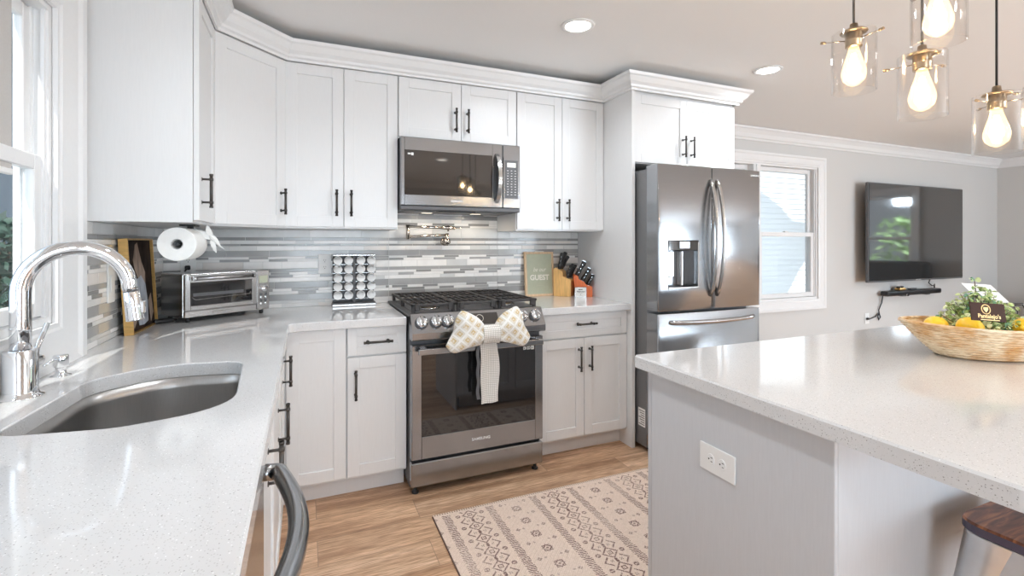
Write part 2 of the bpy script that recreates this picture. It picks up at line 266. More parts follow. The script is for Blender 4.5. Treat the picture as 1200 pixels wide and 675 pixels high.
# ------------------------------------------------------------------ mesh builder
class MB:
    def __init__(s, mats): s.v = []; s.f = []; s.mi = []; s.sm = []; s.mats = mats if isinstance(mats, (list, tuple)) else [mats]; s.M = Matrix()
    def add(s, vs, fs, m=0, smooth=False):
        o = len(s.v); s.v += [s.M @ Vector(p) for p in vs]
        for i, f in enumerate(fs):
            s.f.append([o + k for k in f]); s.mi.append(m if isinstance(m, int) else m[i]); s.sm.append(smooth if isinstance(smooth, bool) else smooth[i])
        return s
    def box(s, x0, x1, y0, y1, z0, z1, b=0.0, m=0, seg=1, smooth=False):
        if x1 < x0: x0, x1 = x1, x0
        if y1 < y0: y0, y1 = y1, y0
        if z1 < z0: z0, z1 = z1, z0
        b = min(b, (x1 - x0) * .45, (y1 - y0) * .45, (z1 - z0) * .45)
        if b <= 1e-5:
            return s.add([(x0, y0, z0), (x1, y0, z0), (x1, y1, z0), (x0, y1, z0), (x0, y0, z1), (x1, y0, z1), (x1, y1, z1), (x0, y1, z1)],
                         [(0, 3, 2, 1), (4, 5, 6, 7), (0, 1, 5, 4), (1, 2, 6, 5), (2, 3, 7, 6), (3, 0, 4, 7)], m, smooth)
        bm = bmesh.new(); bmesh.ops.create_cube(bm, size=1)
        for v in bm.verts: v.co = Vector(((x0 + x1) / 2 + v.co.x * (x1 - x0), (y0 + y1) / 2 + v.co.y * (y1 - y0), (z0 + z1) / 2 + v.co.z * (z1 - z0)))
        bmesh.ops.bevel(bm, geom=bm.edges[:], offset=b, segments=seg, profile=0.5, affect='EDGES')
        bm.verts.index_update(); s.add([v.co[:] for v in bm.verts], [[v.index for v in f.verts] for f in bm.faces], m, smooth); bm.free(); return s
    def tube(s, path, r, n=10, m=0, cap=True, flat=None):
        P = [Vector(p) for p in path]; k = len(P); R = r if isinstance(r, (list, tuple)) else [r] * k
        T = [(P[min(i + 1, k - 1)] - P[max(i - 1, 0)]).normalized() for i in range(k)]
        a = Vector((0, 0, 1)) if abs(T[0].z) < 0.9 else Vector((1, 0, 0)); u = T[0].cross(a).normalized(); vs = []
        for i in range(k):
            u = (u - T[i] * u.dot(T[i])).normalized(); w = T[i].cross(u)
            for j in range(n):
                t = 2 * pi * j / n; fx = 1 if flat is None else flat
                vs.append(P[i] + (u * cos(t) + w * sin(t) * fx) * R[i])
        fs = []; sm = []
        for i in range(k - 1):
            for j in range(n): fs.append((i * n + j, i * n + (j + 1) % n, (i + 1) * n + (j + 1) % n, (i + 1) * n + j)); sm.append(True)
        if cap: fs.append(tuple(reversed(range(n)))); sm.append(False); fs.append(tuple((k - 1) * n + j for j in range(n))); sm.append(False)
        return s.add(vs, fs, m, sm)
    def cyl(s, p0, p1, r, n=16, m=0, r1=None): return s.tube([p0, p1], [r, r if r1 is None else r1], n, m)
    def lathe(s, prof, c=(0, 0, 0), axis=(0, 0, 1), n=24, m=0, smooth=True, ell=(1, 1), caps=True):
        A = Vector(axis).normalized(); q = Vector((0, 0, 1)).rotation_difference(A); c = Vector(c); vs = []; fs = []; sm = []
        for r, z in prof:
            for j in range(n): t = 2 * pi * j / n; vs.append(c + q @ Vector((r * cos(t) * ell[0], r * sin(t) * ell[1], z)))
        k = len(prof)
        for i in range(k - 1):
            for j in range(n): fs.append((i * n + j, i * n + (j + 1) % n, (i + 1) * n + (j + 1) % n, (i + 1) * n + j)); sm.append(smooth)
        if caps:
            if prof[0][0] > 1e-5: fs.append(tuple(reversed(range(n)))); sm.append(False)
            if prof[-1][0] > 1e-5: fs.append(tuple((k - 1) * n + j for j in range(n))); sm.append(False)
        return s.add(vs, fs, m, sm)
    def prism(s, poly, z0, z1, m=0, b=0.0):
        n = len(poly); rings = [(0, z0), (0, z1)] if not b else [(0, z0), (0, z1 - b), (b, z1)]
        vs = []
        for ins, z in rings:
            pp = inset(poly, ins) if ins else poly
            vs += [(x, y, z) for x, y in pp]
        fs = [tuple(reversed(range(n)))]
        for i in range(len(rings) - 1):
            for j in range(n): fs.append((i * n + j, i * n + (j + 1) % n, (i + 1) * n + (j + 1) % n, (i + 1) * n + j))
        fs.append(tuple((len(rings) - 1) * n + j for j in range(n)))
        return s.add(vs, fs, m)
    def sweep(s, path, prof, m=0, closed=False):
        """profile (outward, z) swept along an xy path, mitred; outward = right of travel"""
        P = [Vector((p[0], p[1])) for p in path]; k = len(P); vs = []; n = len(prof)
        for i in range(k):
            d0 = (P[i] - P[i - 1]).normalized() if i > 0 else (P[1] - P[0]).normalized()
            d1 = (P[i + 1] - P[i]).normalized() if i < k - 1 else d0
            n0 = Vector((d0.y, -d0.x)); n1 = Vector((d1.y, -d1.x)); mm = (n0 + n1).normalized(); mm = mm / max(0.2, mm.dot(n0))
            for o, z in prof: q = P[i] + mm * o; vs.append((q.x, q.y, z))
        fs = []
        for i in range(k - 1):
            for j in range(n): fs.append((i * n + j, i * n + (j + 1) % n, (i + 1) * n + (j + 1) % n, (i + 1) * n + j))
        fs.append(tuple(reversed(range(n)))); fs.append(tuple((k - 1) * n + j for j in range(n)))
        return s.add(vs, fs, m)
    def grid(s, fn, nu, nv, m=0, closev=False, smooth=True):
        vs = [fn(i / nu, j / nv) for i in range(nu + 1) for j in range(nv + 1)]; w = nv + 1
        return s.add(vs, [(i * w + j, (i + 1) * w + j, (i + 1) * w + j + 1, i * w + j + 1) for i in range(nu) for j in range(nv)], m, smooth)
    def sphere(s, c, r, n=16, m=0, sq=(1, 1, 1)):
        k = n // 2; vs = []; fs = []
        for i in range(k + 1):
            t = pi * i / k
            for j in range(n): a = 2 * pi * j / n; vs.append((c[0] + r * sq[0] * sin(t) * cos(a), c[1] + r * sq[1] * sin(t) * sin(a), c[2] + r * sq[2] * cos(t)))
        for i in range(k):
            for j in range(n): fs.append((i * n + j, (i + 1) * n + j, (i + 1) * n + (j + 1) % n, i * n + (j + 1) % n))
        return s.add(vs, fs, m, True)
    def text(s, txt, size, M4, m=0, ext=0.0004, align='CENTER', bold=0.0, sx=1.0, shear=0.0):
        cu = bpy.data.curves.new('t', 'FONT'); cu.body = txt; cu.size = size; cu.align_x = align; cu.align_y = 'CENTER'; cu.extrude = ext; cu.resolution_u = 3; cu.offset = bold; cu.shear = shear
        o = bpy.data.objects.new('t', cu); COL.objects.link(o); bpy.context.view_layer.update()
        me = o.evaluated_get(bpy.context.evaluated_depsgraph_get()).to_mesh()
        vs = [M4 @ Vector((v.co.x * sx, v.co.y, v.co.z)) for v in me.vertices]; fs = [tuple(p.vertices) for p in me.polygons]
        s.add(vs, fs, m); bpy.data.objects.remove(o); bpy.data.curves.remove(cu); return s
    def build(s, name, parent=None, local=False, loc=None, fix=True, attr=None):
        me = bpy.data.meshes.new(name)
        if parent is not None and not local:
            W = Matrix.Translation(parent.location) @ parent.rotation_euler.to_matrix().to_4x4() if parent.parent is None else wmat(parent)
            inv = W.inverted(); V = [inv @ p for p in s.v]
        elif parent is None and loc is not None: V = [p - Vector(loc) for p in s.v]
        else: V = s.v
        me.from_pydata([tuple(p) for p in V], [], s.f)
        for mt in s.mats: me.materials.append(M[mt] if isinstance(mt, str) else mt)
        me.polygons.foreach_set('material_index', s.mi); me.polygons.foreach_set('use_smooth', s.sm)
        if fix:
            bm = bmesh.new(); bm.from_mesh(me); bmesh.ops.recalc_face_normals(bm, faces=bm.faces[:]); bm.to_mesh(me); bm.free()
        me.update()
        o = bpy.data.objects.new(name, me); COL.objects.link(o)
        if parent is not None: o.parent = parent
        elif loc is not None: o.location = loc
        return o
def wmat(o):
    L = Matrix.Translation(o.location) @ o.rotation_euler.to_matrix().to_4x4()
    return L if o.parent is None else wmat(o.parent) @ L
def inset(poly, d):
    n = len(poly); out = []
    area = sum(poly[i][0] * poly[(i + 1) % n][1] - poly[(i + 1) % n][0] * poly[i][1] for i in range(n)); sg = 1 if area > 0 else -1
    for i in range(n):
        p0, p1, p2 = Vector(poly[i - 1]), Vector(poly[i]), Vector(poly[(i + 1) % n])
        d0 = (p1 - p0).normalized(); d1 = (p2 - p1).normalized()
        n0 = Vector((-d0.y, d0.x)) * sg; n1 = Vector((-d1.y, d1.x)) * sg; mm = (n0 + n1).normalized(); mm = mm / max(0.3, mm.dot(n0))
        out.append(tuple(p1 + mm * d))
    return out
def tag(o, label, cat, group=None):
    o['label'] = label; o['category'] = cat
    if group: o['group'] = group
    return o
def thing(name, label, cat, loc=(0, 0, 0), rz=0.0, group=None):
    o = bpy.data.objects.new(name, None); COL.objects.link(o); o.location = loc; o.rotation_euler = (0, 0, rz); o.empty_display_size = 0.05
    return tag(o, label, cat, group)
def struct(mb, name, **k):
    o = mb.build(name, **k); o['kind'] = 'structure'; return o
def dup(root, loc, rz=None, label=None, group=None):
    r = root.copy(); COL.objects.link(r); r.location = loc
    if rz is not None: r.rotation_euler = (0, 0, rz)
    if label: r['label'] = label
    if group: r['group'] = group
    for ch in list(root.children):
        c = ch.copy(); COL.objects.link(c); c.parent = r
        for g in list(ch.children):
            d = g.copy(); COL.objects.link(d); d.parent = c
    return r
def XF(x, y, z, rz=0.0): return Matrix.Translation((x, y, z)) @ Matrix.Rotation(rz, 4, 'Z')
# lettering standing upright on a face that looks towards -Y
def UP(x, y, z, rz=0.0, tilt=0.0): return Matrix.Translation((x, y, z)) @ Matrix.Rotation(rz, 4, 'Z') @ Matrix.Rotation(pi / 2 + tilt, 4, 'X')

# ================================================================== the setting
XR, YF, YL = 9.24, -6.30, 0.23          # right wall, front wall behind the camera, living-room back wall
def wall_with_holes(axis, a0, a1, b0, b1, z0, z1, holes, m='wall'):
    """axis 'x': wall runs along x (a) with depth b in y; axis 'y': runs along y with depth b in x"""
    mb = MB(m)
    cuts = sorted(set([a0, a1] + [h[0] for h in holes] + [h[1] for h in holes]))
    for p, q in zip(cuts[:-1], cuts[1:]):
        hs = [h for h in holes if h[0] <= p + 1e-6 and h[1] >= q - 1e-6]
        spans = [(z0, z1)] if not hs else [(z0, hs[0][2]), (hs[0][3], z1)]
        for s0, s1 in spans:
            if s1 - s0 < 1e-4: continue
            if axis == 'x': mb.box(p, q, b0, b1, s0, s1)
            else: mb.box(b0, b1, p, q, s0, s1)
    return mb
W1 = (-2.55, -1.226, 1.045, 2.03)       # sink window opening (y0,y1,z0,z1)
W2 = (3.90, 5.66, 0.71, 2.085)          # living room window opening (x0,x1,z0,z1)
W3 = (-2.05, -1.03, 0.72, 2.06)         # side window on the right wall
W4 = (0.35, 2.05, 0.3, 2.1); W5 = (4.8, 7.6, 0.05, 2.1)  # two unseen front-wall openings, added to let light in
struct(MB('floor').box(-0.12, XR + .12, YF - .12, YL + .12, -0.08, 0), 'floor')
struct(MB('ceiling').box(-0.12, XR + .12, YF - .12, YL + .12, CEIL, CEIL + .1), 'ceiling')
struct(wall_with_holes('y', YF, 0.0, -0.09, 0, 0, CEIL, [W1]), 'wall_left')
struct(MB('wall').box(-0.12, 3.56, 0, 0.35, 0, CEIL), 'wall_back')
struct(wall_with_holes('x', 3.56, XR, YL, YL + .12, 0, CEIL, [W2]), 'wall_living')
struct(wall_with_holes('y', YF, YL, XR, XR + .12, 0, CEIL, [W3]), 'wall_right')
struct(wall_with_holes('x', -0.12, XR + .12, YF - .12, YF, 0, CEIL, [W4, W5]), 'wall_front')

def base_mb(path):  # profile outward = right of travel
    return MB('trim').sweep(path, [(0.0, 0.0), (0.016, 0.0), (0.016, 0.10), (0.008, 0.125), (0.0, 0.13)])
struct(base_mb([(3.57, YL - .001), (XR - .001, YL - .001)]), 'baseboard_living')
struct(base_mb([(XR - .001, YL - .02), (XR - .001, YF + .02)]), 'baseboard_right')
struct(base_mb([(0.001, YF + .02), (0.001, -3.75)]), 'baseboard_left')
CR = [(0.0, CEIL - .115), (0.012, CEIL - .115), (0.018, CEIL - .10), (0.03, CEIL - .092), (0.045, CEIL - .06), (0.072, CEIL - .028), (0.085, CEIL - .02), (0.09, CEIL - .004), (0.0, CEIL - .004)]
struct(MB('trim').sweep([(3.561, YL - .001), (XR - .001, YL - .001), (XR - .001, YF + .001), (0.001, YF + .001), (0.001, -1.3)], CR), 'trim_1')

def casing(F, w, h, cw, name, parent, t=0.022):
    """picture-frame casing round an opening of w x h; local x across, z up, outward -y"""
    mb = MB('trim'); mb.M = F
    P = [(0, 0), (w, 0), (w, h), (0, h)]
    prof = [(-0.004, 0), (-0.004, t * .6), (0.01, t * .6), (0.018, t * .8), (cw * .7, t), (cw * .8, t * 1.35), (cw, t * 1.35), (cw, 0)]
    vs = []; n = len(prof)
    for (x, z) in P:
        sx = -1 if x == 0 else 1; sz = -1 if z == 0 else 1
        for o, d in prof: vs.append((x + sx * o, -d, z + sz * o))
    fs = [(i * n + j, i * n + (j + 1) % n, ((i + 1) % 4) * n + (j + 1) % n, ((i + 1) % 4) * n + j) for i in range(4) for j in range(n)]
    mb.add(vs, fs); return mb.build(name, parent)
def sash(F, x0, x1, z0, z1, y0, y1, st, parent, rail_b=None):
    mb = MB('trim'); mb.M = F; rb = rail_b or st
    mb.box(x0, x0 + st, y0, y1, z0, z1, .003).box(x1 - st, x1, y0, y1, z0, z1, .003)
    mb.box(x0 + st - .001, x1 - st + .001, y0, y1, z0, z0 + rb, .003).box(x0 + st - .001, x1 - st + .001, y0, y1, z1 - st, z1, .003)
    o = mb.build('sash', parent)
    g = MB('winglass'); g.M = F; ym = (y0 + y1) / 2; g.box(x0 + st - .002, x1 - st + .002, ym - .002, ym + .002, z0 + rb - .002, z1 - st + .002)
    g.build('pane', o); return o
def window(name, F, w, h, cw, units, meet, y_in=0.0, rd=0.12):
    k_ = rd / .12
    """F origin at the lower-left corner of the opening seen from inside, outward into the room = -y"""
    fr = MB('trim'); fr.M = F; j = .022
    # vinyl frame with sash tracks lining the opening
    fr.box(0, j, 0.002, rd, 0, h).box(w - j, w, 0.002, rd, 0, h).box(j, w - j, 0.002, rd, 0, j * 1.2).box(j, w - j, 0.002, rd, h - j, h)
    for s in (0, 1):
        for q in (0.018 * k_, 0.058 * k_, 0.098 * k_):
            x = j if s == 0 else w - j - .010
            fr.box(x, x + .010, q - .004, q + .004, j, h - j)
    root = fr.build(name); root['kind'] = 'structure'
    casing(F, w, h, cw, 'casing', root)
    uw = (w - 0.10 * (units - 1)) / units
    for u in range(units):
        x0 = u * (uw + .10) + (j + .004 if u == 0 else 0); x1 = u * (uw + .10) + uw - (j + .004 if u == units - 1 else 0)
        sash(F, x0, x1, .03, meet + .02, .022 * k_, .055 * k_, .045, root)
        sash(F, x0, x1, meet - .02, h - j - .002, .060 * k_, .092 * k_, .042, root)
        lk = MB('white'); lk.M = F; lk.box((x0 + x1) / 2 - .03, (x0 + x1) / 2 + .03, .024, .05, meet + .02, meet + .032, .003); lk.build('sash_lock', root)
        if u < units - 1:
            mm = MB('trim'); mm.M = F; mm.box(x1, x1 + .10, -.004, .11, .02, h - .02, .004).box(x1 + .03, x1 + .07, -.016, .0, .02, h - .02, .004); mm.build('mullion', root)
    return root
win1 = window('window_1', XF(0, W1[0], W1[2], pi / 2), W1[1] - W1[0], W1[3] - W1[2], .165, 1, 1.54 - W1[2], rd=.085)
win2 = window('window_2', XF(W2[0], YL, W2[2], 0), W2[1] - W2[0], W2[3] - W2[2], .098, 2, 1.385 - W2[2])
win3 = window('window_3', XF(XR, W3[1], W3[2], -pi / 2), W3[1] - W3[0], W3[3] - W3[2], .098, 1, 1.37 - W3[2])
win4 = window('added_window_4', XF(W4[1], YF, W4[2], pi), W4[1] - W4[0], W4[3] - W4[2], .098, 2, 0.95)
win5 = window('added_window_5', XF(W5[1], YF, W5[2], pi), W5[1] - W5[0], W5[3] - W5[2], .098, 3, 1.0)  # front pair is out of view, put in to light the room
# roller shade in the sink window
sh = MB(['shade', 'white']); sh.box(-0.024, -0.021, W1[0] + .05, -1.405, 1.50, 1.99).box(-0.030, -0.016, W1[0] + .05, -1.405, 1.483, 1.50, .003, 1).cyl((-.022, W1[0] + .04, 1.998), (-.022, -1.39, 1.998), .016, 14, 1)
tag(sh.build('roller_shade', loc=(-.02, -1.9, 1.48)), 'beige roller shade half lowered in the window above the sink', 'shade')

# outside
struct(MB('paving').box(-12, 26, -16, 18, -0.5, -0.4205), 'ground')
NY = 4.2
nh = thing('neighbour_house', 'white house with horizontal lap siding seen through the living room window', 'house', (9.0, NY, -0.42))
sd = MB(mat('white_lap_siding', (0.78, 0.79, 0.80), 0.6))
z = -0.42; k = 0
while z < 5.2:
    sd.add([(3.0, NY - .022, z), (18.0, NY - .022, z), (18.0, NY, z + .112), (3.0, NY, z + .112), (3.0, NY, z), (18.0, NY, z)], [(0, 1, 2, 3), (0, 4, 5, 1)]); z += .112
sd.box(3.0, 18.0, NY, NY + 4, -0.42, 5.2); sd.build('siding_wall', nh, fix=False)
MB('roofing').add([(2.6, NY - .5, 5.1), (18.4, NY - .5, 5.1), (18.4, NY + 2.2, 7.0), (2.6, NY + 2.2, 7.0), (2.6, NY - .5, 5.0), (18.4, NY - .5, 5.0), (18.4, NY + 4.6, 5.0), (2.6, NY + 4.6, 5.0)],
                  [(0, 1, 2, 3), (0, 4, 5, 1), (3, 2, 6, 7), (4, 7, 6, 5), (0, 3, 7, 4), (1, 5, 6, 2)]).build('roof', nh)
# unseen slab added and cut to cast a gable-like shadow on the neighbour's siding
def shadow_poly(pts, zr):
    out = []
    for x, z in pts:
        t = (zr - z) / -SUNV.z; out.append((x - SUNV.x * t, NY - SUNV.y * t))
    return out
def wall_pt(u, v):
    f = 564.2138; y0 = NY - cam.location.y; s = sin(.4006); c_ = cos(.4006); t = (u - 596.5458) / f
    k = y0 / (c_ - s * t); return (cam.location.x + k * (s + c_ * t), cam.location.z + k * (284.4722 - v) / f)
pp = shadow_poly([wall_pt(u, v) for u, v in ((850, 196), (890, 227), (914, 246), (928, 262), (962, 268), (950, 296), (936, 318), (905, 380), (840, 420))], 3.3)
tag(MB('roofing').prism(pp, 3.3, 3.36).build('shadow_slab', loc=(7, 2, 3.3)), 'unseen roof slab added above the living room window to shade the white siding', 'roof')
def shrub(name, c, r, h, n, label, cat, leaf='leaf2', seed=1, ls=.05):
    rr = random.Random(seed); root = thing(name, label, cat, (c[0], c[1], -0.42))
    st = MB('bark'); lf = MB([leaf, 'leaf0' if leaf != 'hedgeleaf' else leaf])
    for i in range(max(5, n // 60)):
        a = rr.uniform(0, 2 * pi); q = rr.uniform(.2, 1) * r
        P = [(c[0], c[1], -.42), (c[0] + q * .3 * cos(a), c[1] + q * .3 * sin(a), -.42 + h * .4), (c[0] + q * .8 * cos(a), c[1] + q * .8 * sin(a), -.42 + h * rr.uniform(.7, .95))]
        st.tube(P, [.03, .018, .006], 6)
    for i in range(n):
        a = rr.uniform(0, 2 * pi); t = rr.random(); q = r * sqrt(rr.random()) * (1 - .5 * abs(t - .4))
        p = Vector((c[0] + q * cos(a), c[1] + q * sin(a), -.42 + .15 * h + t * h * .85))
        u = Vector((rr.gauss(0, 1), rr.gauss(0, 1), rr.gauss(0, 1))).normalized(); w = u.orthogonal().normalized(); s_ = ls * rr.uniform(.6, 1.2)
        lf.add([p - u * s_, p + w * s_ * .4, p + u * s_, p - w * s_ * .4], [(0, 1, 2, 3)], rr.randint(0, 1))
    st.build('stems', root); lf.build('foliage', root, fix=False); return root
shrub('shrub', (6.75, 2.3), .42, 2.0, 300, 'thin leafy shrub in front of the white siding outside the living room window', 'shrub', 'leaf2', 3, .035)
for i, (x, y, r, h) in enumerate(((-2.5, 4.3, 1.0, 2.0),)):
    shrub('hedge', (x, y), r, h, 2600, 'dense green hedge outside the window above the sink', 'hedge', 'hedgeleaf', 5, .09)
hs = thing('blue_house', 'blue grey house beyond the hedge outside the sink window', 'house', (-6.5, 5.0, -0.42))
MB('siding').box(-10.5, -3.6, 3.2, 9, -.42, 4.4).build('wall', hs)
MB('roofing').add([(-10.9, 2.8, 4.3), (-3.2, 2.8, 4.3), (-3.2, 9.4, 4.3), (-10.9, 9.4, 4.3), (-10.9, 6.1, 6.4), (-3.2, 6.1, 6.4)], [(0, 1, 5, 4), (2, 3, 4, 5), (0, 4, 3), (1, 2, 5), (0, 3, 2, 1)]).build('roof', hs)
shrub('garden_shrub', (11.6, -2.0), 1.0, 2.2, 900, 'green garden shrub outside the side window of the living room', 'shrub', 'leaf0', 9, .09)

# ================================================================== cabinets
HANDLE_R = .0060
def bar_pull(parent, F, x, z, L, vertical=True, off=.032):
    """bar pull on a door face at local y=-.02; x,z = centre"""
    mb = MB('bronze'); mb.M = F; y = -.02 - off; h = L / 2; pc = h - .022
    def pt(t, yy=y): return (x, yy, z + t) if vertical else (x + t, yy, z)
    mb.cyl(pt(-h), pt(h), HANDLE_R, 12)
    for t in (-h, h - .008): mb.cyl(pt(t), pt(t + .008), HANDLE_R * 1.2, 12)
    for t in (-pc, pc):
        mb.cyl(pt(t, -.0185), pt(t, y), .0042, 10); mb.cyl(pt(t - .005), pt(t + .005), HANDLE_R * 1.3, 12); mb.cyl(pt(t, -.0185), pt(t, -.0215), .008, 12)
    return mb.build('handle', parent)
def shaker(name, parent, F, x0, x1, z0, z1, rail=.057, m='cab', g=.0015):
    x0 += g; x1 -= g; z0 += g; z1 -= g; mb = MB(m); mb.M = F; b = .0012
    mb.box(x0 + rail - .004, x1 - rail + .004, -.0125, -.001, z0 + rail - .004, z1 - rail + .004)
    mb.box(x0, x0 + rail, -.02, -.001, z0, z1, b).box(x1 - rail, x1, -.02, -.001, z0, z1, b)
    mb.box(x0 + rail, x1 - rail, -.02, -.001, z0, z0 + rail, b).box(x0 + rail, x1 - rail, -.02, -.001, z1 - rail, z1, b)
    return mb.build(name, parent)
def bx_body(root, F, w, z0, z1, depth, name='body', m='cab', toe=False):
    mb = MB(m); mb.M = F
    if toe: mb.box(0, w, .0, depth, .10, z1, .001).box(.0, w, .065, depth, 0.0, .10)
    else: mb.box(0, w, .0, depth, z0, z1, .001)
    return mb.build(name, root)
UB, UT = 1.375, 2.29
# wall cabinets -----------------------------------------------------
c = thing('wall_cabinet', 'white wall cabinet beside the sink window with its plain side towards the camera', 'cabinet', (.16, -.80, UB))
F = XF(.325, -.99, 0, pi / 2); bx_body(c, F, .37, UB, UT, .3245)
d = shaker('door', c, F, .004, .366, UB + .008, UT - .03); bar_pull(d, F, .060, 1.503, .135)
c = thing('corner_wall_cabinet', 'tall diagonal white wall cabinet in the corner with one door', 'cabinet', (.25, -.25, UB))
MB('cab').prism([(.001, -.001), (.001, -.6195), (.325, -.6195), (.6185, -.325), (.6185, -.001)], UB, UT).build('body', c)
F = XF(.325, -.6195, 0, pi / 4); L = .415
d = shaker('door', c, F, .008, L - .008, UB + .008, UT - .03); bar_pull(d, F, L - .040, 1.512, .135)
def wall_cab(name, label, x0, x1, z0, z1, split, hz, y=-.325, hs=.038, hl=.145, group=None, dz=.008, top=.03):
    c = thing(name, label, 'cabinet', ((x0 + x1) / 2, y / 2, z0)); F = XF(x0, y, 0)
    bx_body(c, F, x1 - x0 - .0005, z0, z1, -y - .001)
    w = x1 - x0; s = split - x0
    d = shaker('door', c, F, .002, s, z0 + dz, z1 - top); bar_pull(d, F, s - hs, hz, hl)
    d = shaker('door', c, F, s, w - .002, z0 + dz, z1 - top); bar_pull(d, F, s + hs, hz, hl)
    return c
wall_cab('wall_cabinet', 'white two door wall cabinet above the spice rack, left of the microwave', .62, 1.214, UB, UT, .917, 1.515)
wall_cab('wall_cabinet', 'short white two door cabinet directly above the microwave', 1.215, 1.962, 1.905, UT, 1.594, 2.032)
wall_cab('wall_cabinet', 'white two door wall cabinet above the knife blocks, right of the microwave', 1.963, 2.619, UB, UT, 2.2925, 1.512)
wall_cab('fridge_cabinet', 'deep white two door cabinet above the refrigerator', 2.646, 3.517, 1.808, UT, 3.082, 1.935, y=-.62, hs=.036, hl=.14, dz=.004, top=.04)
tag(MB('cab').box(2.62, 2.645, -.655, -.001, 0.0, UT, .001).build('fridge_side_panel', loc=(2.63, -.33, 0)), 'tall white side panel between the right counter and the refrigerator', 'panel')
# cabinet crown
CZ = 2.262
crown = [(0.0, CZ), (.010, CZ), (.012, CZ + .012), (.024, CZ + .018), (.028, CZ + .03), (.045, CZ + .045), (.062, CZ + .072), (.072, CZ + .08), (.078, CZ + .095), (0.0, CZ + .095)]
pth = [(.001, -.992), (.347, -.992), (.347, -.629), (.629, -.347), (2.6185, -.347), (2.6185, -.657), (3.519, -.657), (3.519, -.002)]
struct(MB('trim').sweep(pth, crown), 'trim_2')

# base cabinets -----------------------------------------------------
BT = .874
c = thing('base_cabinet', 'white corner base cabinet with a tall plain door, left of the small drawer', 'cabinet', (.75, -.3, 0)); F = XF(.612, -.59, 0)
bx_body(c, F, .300, 0, BT, .589, toe=True); shaker('door', c, F, .022, .297, .115, .868)
c = thing('base_cabinet', 'narrow white base cabinet with one drawer and one door left of the range', 'cabinet', (1.06, -.3, 0)); F = XF(.9125, -.59, 0)
bx_body(c, F, .300, 0, BT, .589, toe=True)
d = shaker('drawer', c, F, .002, .299, .725, .868, .045); bar_pull(d, F, .152, .793, .145, False)
d = shaker('door', c, F, .002, .299, .115, .718); bar_pull(d, F, .042, .583, .15)
c = thing('base_cabinet', 'white base cabinet with a wide drawer above two doors right of the range', 'cabinet', (2.3, -.3, 0)); F = XF(1.977, -.59, 0)
bx_body(c, F, .642, 0, BT, .589, toe=True)
d = shaker('drawer', c, F, .002, .640, .722, .868, .045); bar_pull(d, F, .325, .803, .14, False)
d = shaker('door', c, F, .002, .321, .115, .715); bar_pull(d, F, .321 - .038, .592, .15)
d = shaker('door', c, F, .321, .640, .115, .715); bar_pull(d, F, .321 + .038, .592, .15)
# left run (faces +x)
def left_cab(name, label, y0, y1):
    c = thing(name, label, 'cabinet', (.3, (y0 + y1) / 2, 0)); return c, XF(.61, y0, 0, pi / 2)
c, F = left_cab('base_cabinet', 'white corner base cabinet under the counter between the corner and the sink', -.94, -.5905)
mb = MB('cab'); mb.M = F; mb.box(0, .349, 0, .609, .10, BT).box(0, .349, .065, .609, 0, .10); mb.build('body', c)
d = shaker('door', c, F, .003, .30, .115, .868); bar_pull(d, F, .11, .733, .135)
c, F = left_cab('sink_base_cabinet', 'white sink base cabinet with two doors below the steel sink', -1.925, -.9405)
mb = MB('cab'); mb.M = F; w = .984
mb.box(0, .018, 0, .60, .10, BT).box(w - .018, w, 0, .60, .10, BT).box(.018, w - .018, .59, .608, .10, BT).box(.018, w - .018, .0, .59, .10, .118).box(0, w, .065, .60, 0, .10).box(.018, w - .018, 0, .018, .84, BT); mb.build('body', c)
d = shaker('door', c, F, .002, w / 2, .115, .868); bar_pull(d, F, .20, .70, .13)
d = shaker('door', c, F, w / 2, w - .002, .115, .868); bar_pull(d, F, w - .26, .63, .15)
c, F = left_cab('base_cabinet', 'white base cabinet under the counter nearest the camera', -3.70, -2.535)
bx_body(c, F, 1.164, 0, BT, .609, toe=True)
d = shaker('door', c, F, .002, .58, .115, .868); bar_pull(d, F, .54, .72, .15)
d = shaker('door', c, F, .58, 1.162, .115, .868); bar_pull(d, F, .62, .72, .15)
# dishwasher
c = thing('dishwasher', 'stainless dishwasher with a curved bar handle under the left counter', 'dishwasher', (.3, -2.23, 0))
MB('dkgrey').box(.02, .605, -2.532, -1.928, .10, .87).box(.02, .54, -2.53, -1.93, 0.0, .10).build('tub', c)
MB('steel').box(.606, .634, -2.530, -1.930, .115, .866, .003).build('door', c)
hp = [(.634, -1.985, .80), (.662, -1.992, .80)] + [(.668 + .042 * sin(pi * t / 12), -1.995 - .47 * t / 12, .80) for t in range(0, 13)] + [(.662, -2.468, .80), (.634, -2.475, .80)]
MB('dksteel').tube(hp, .0175, 16).build('handle', c)

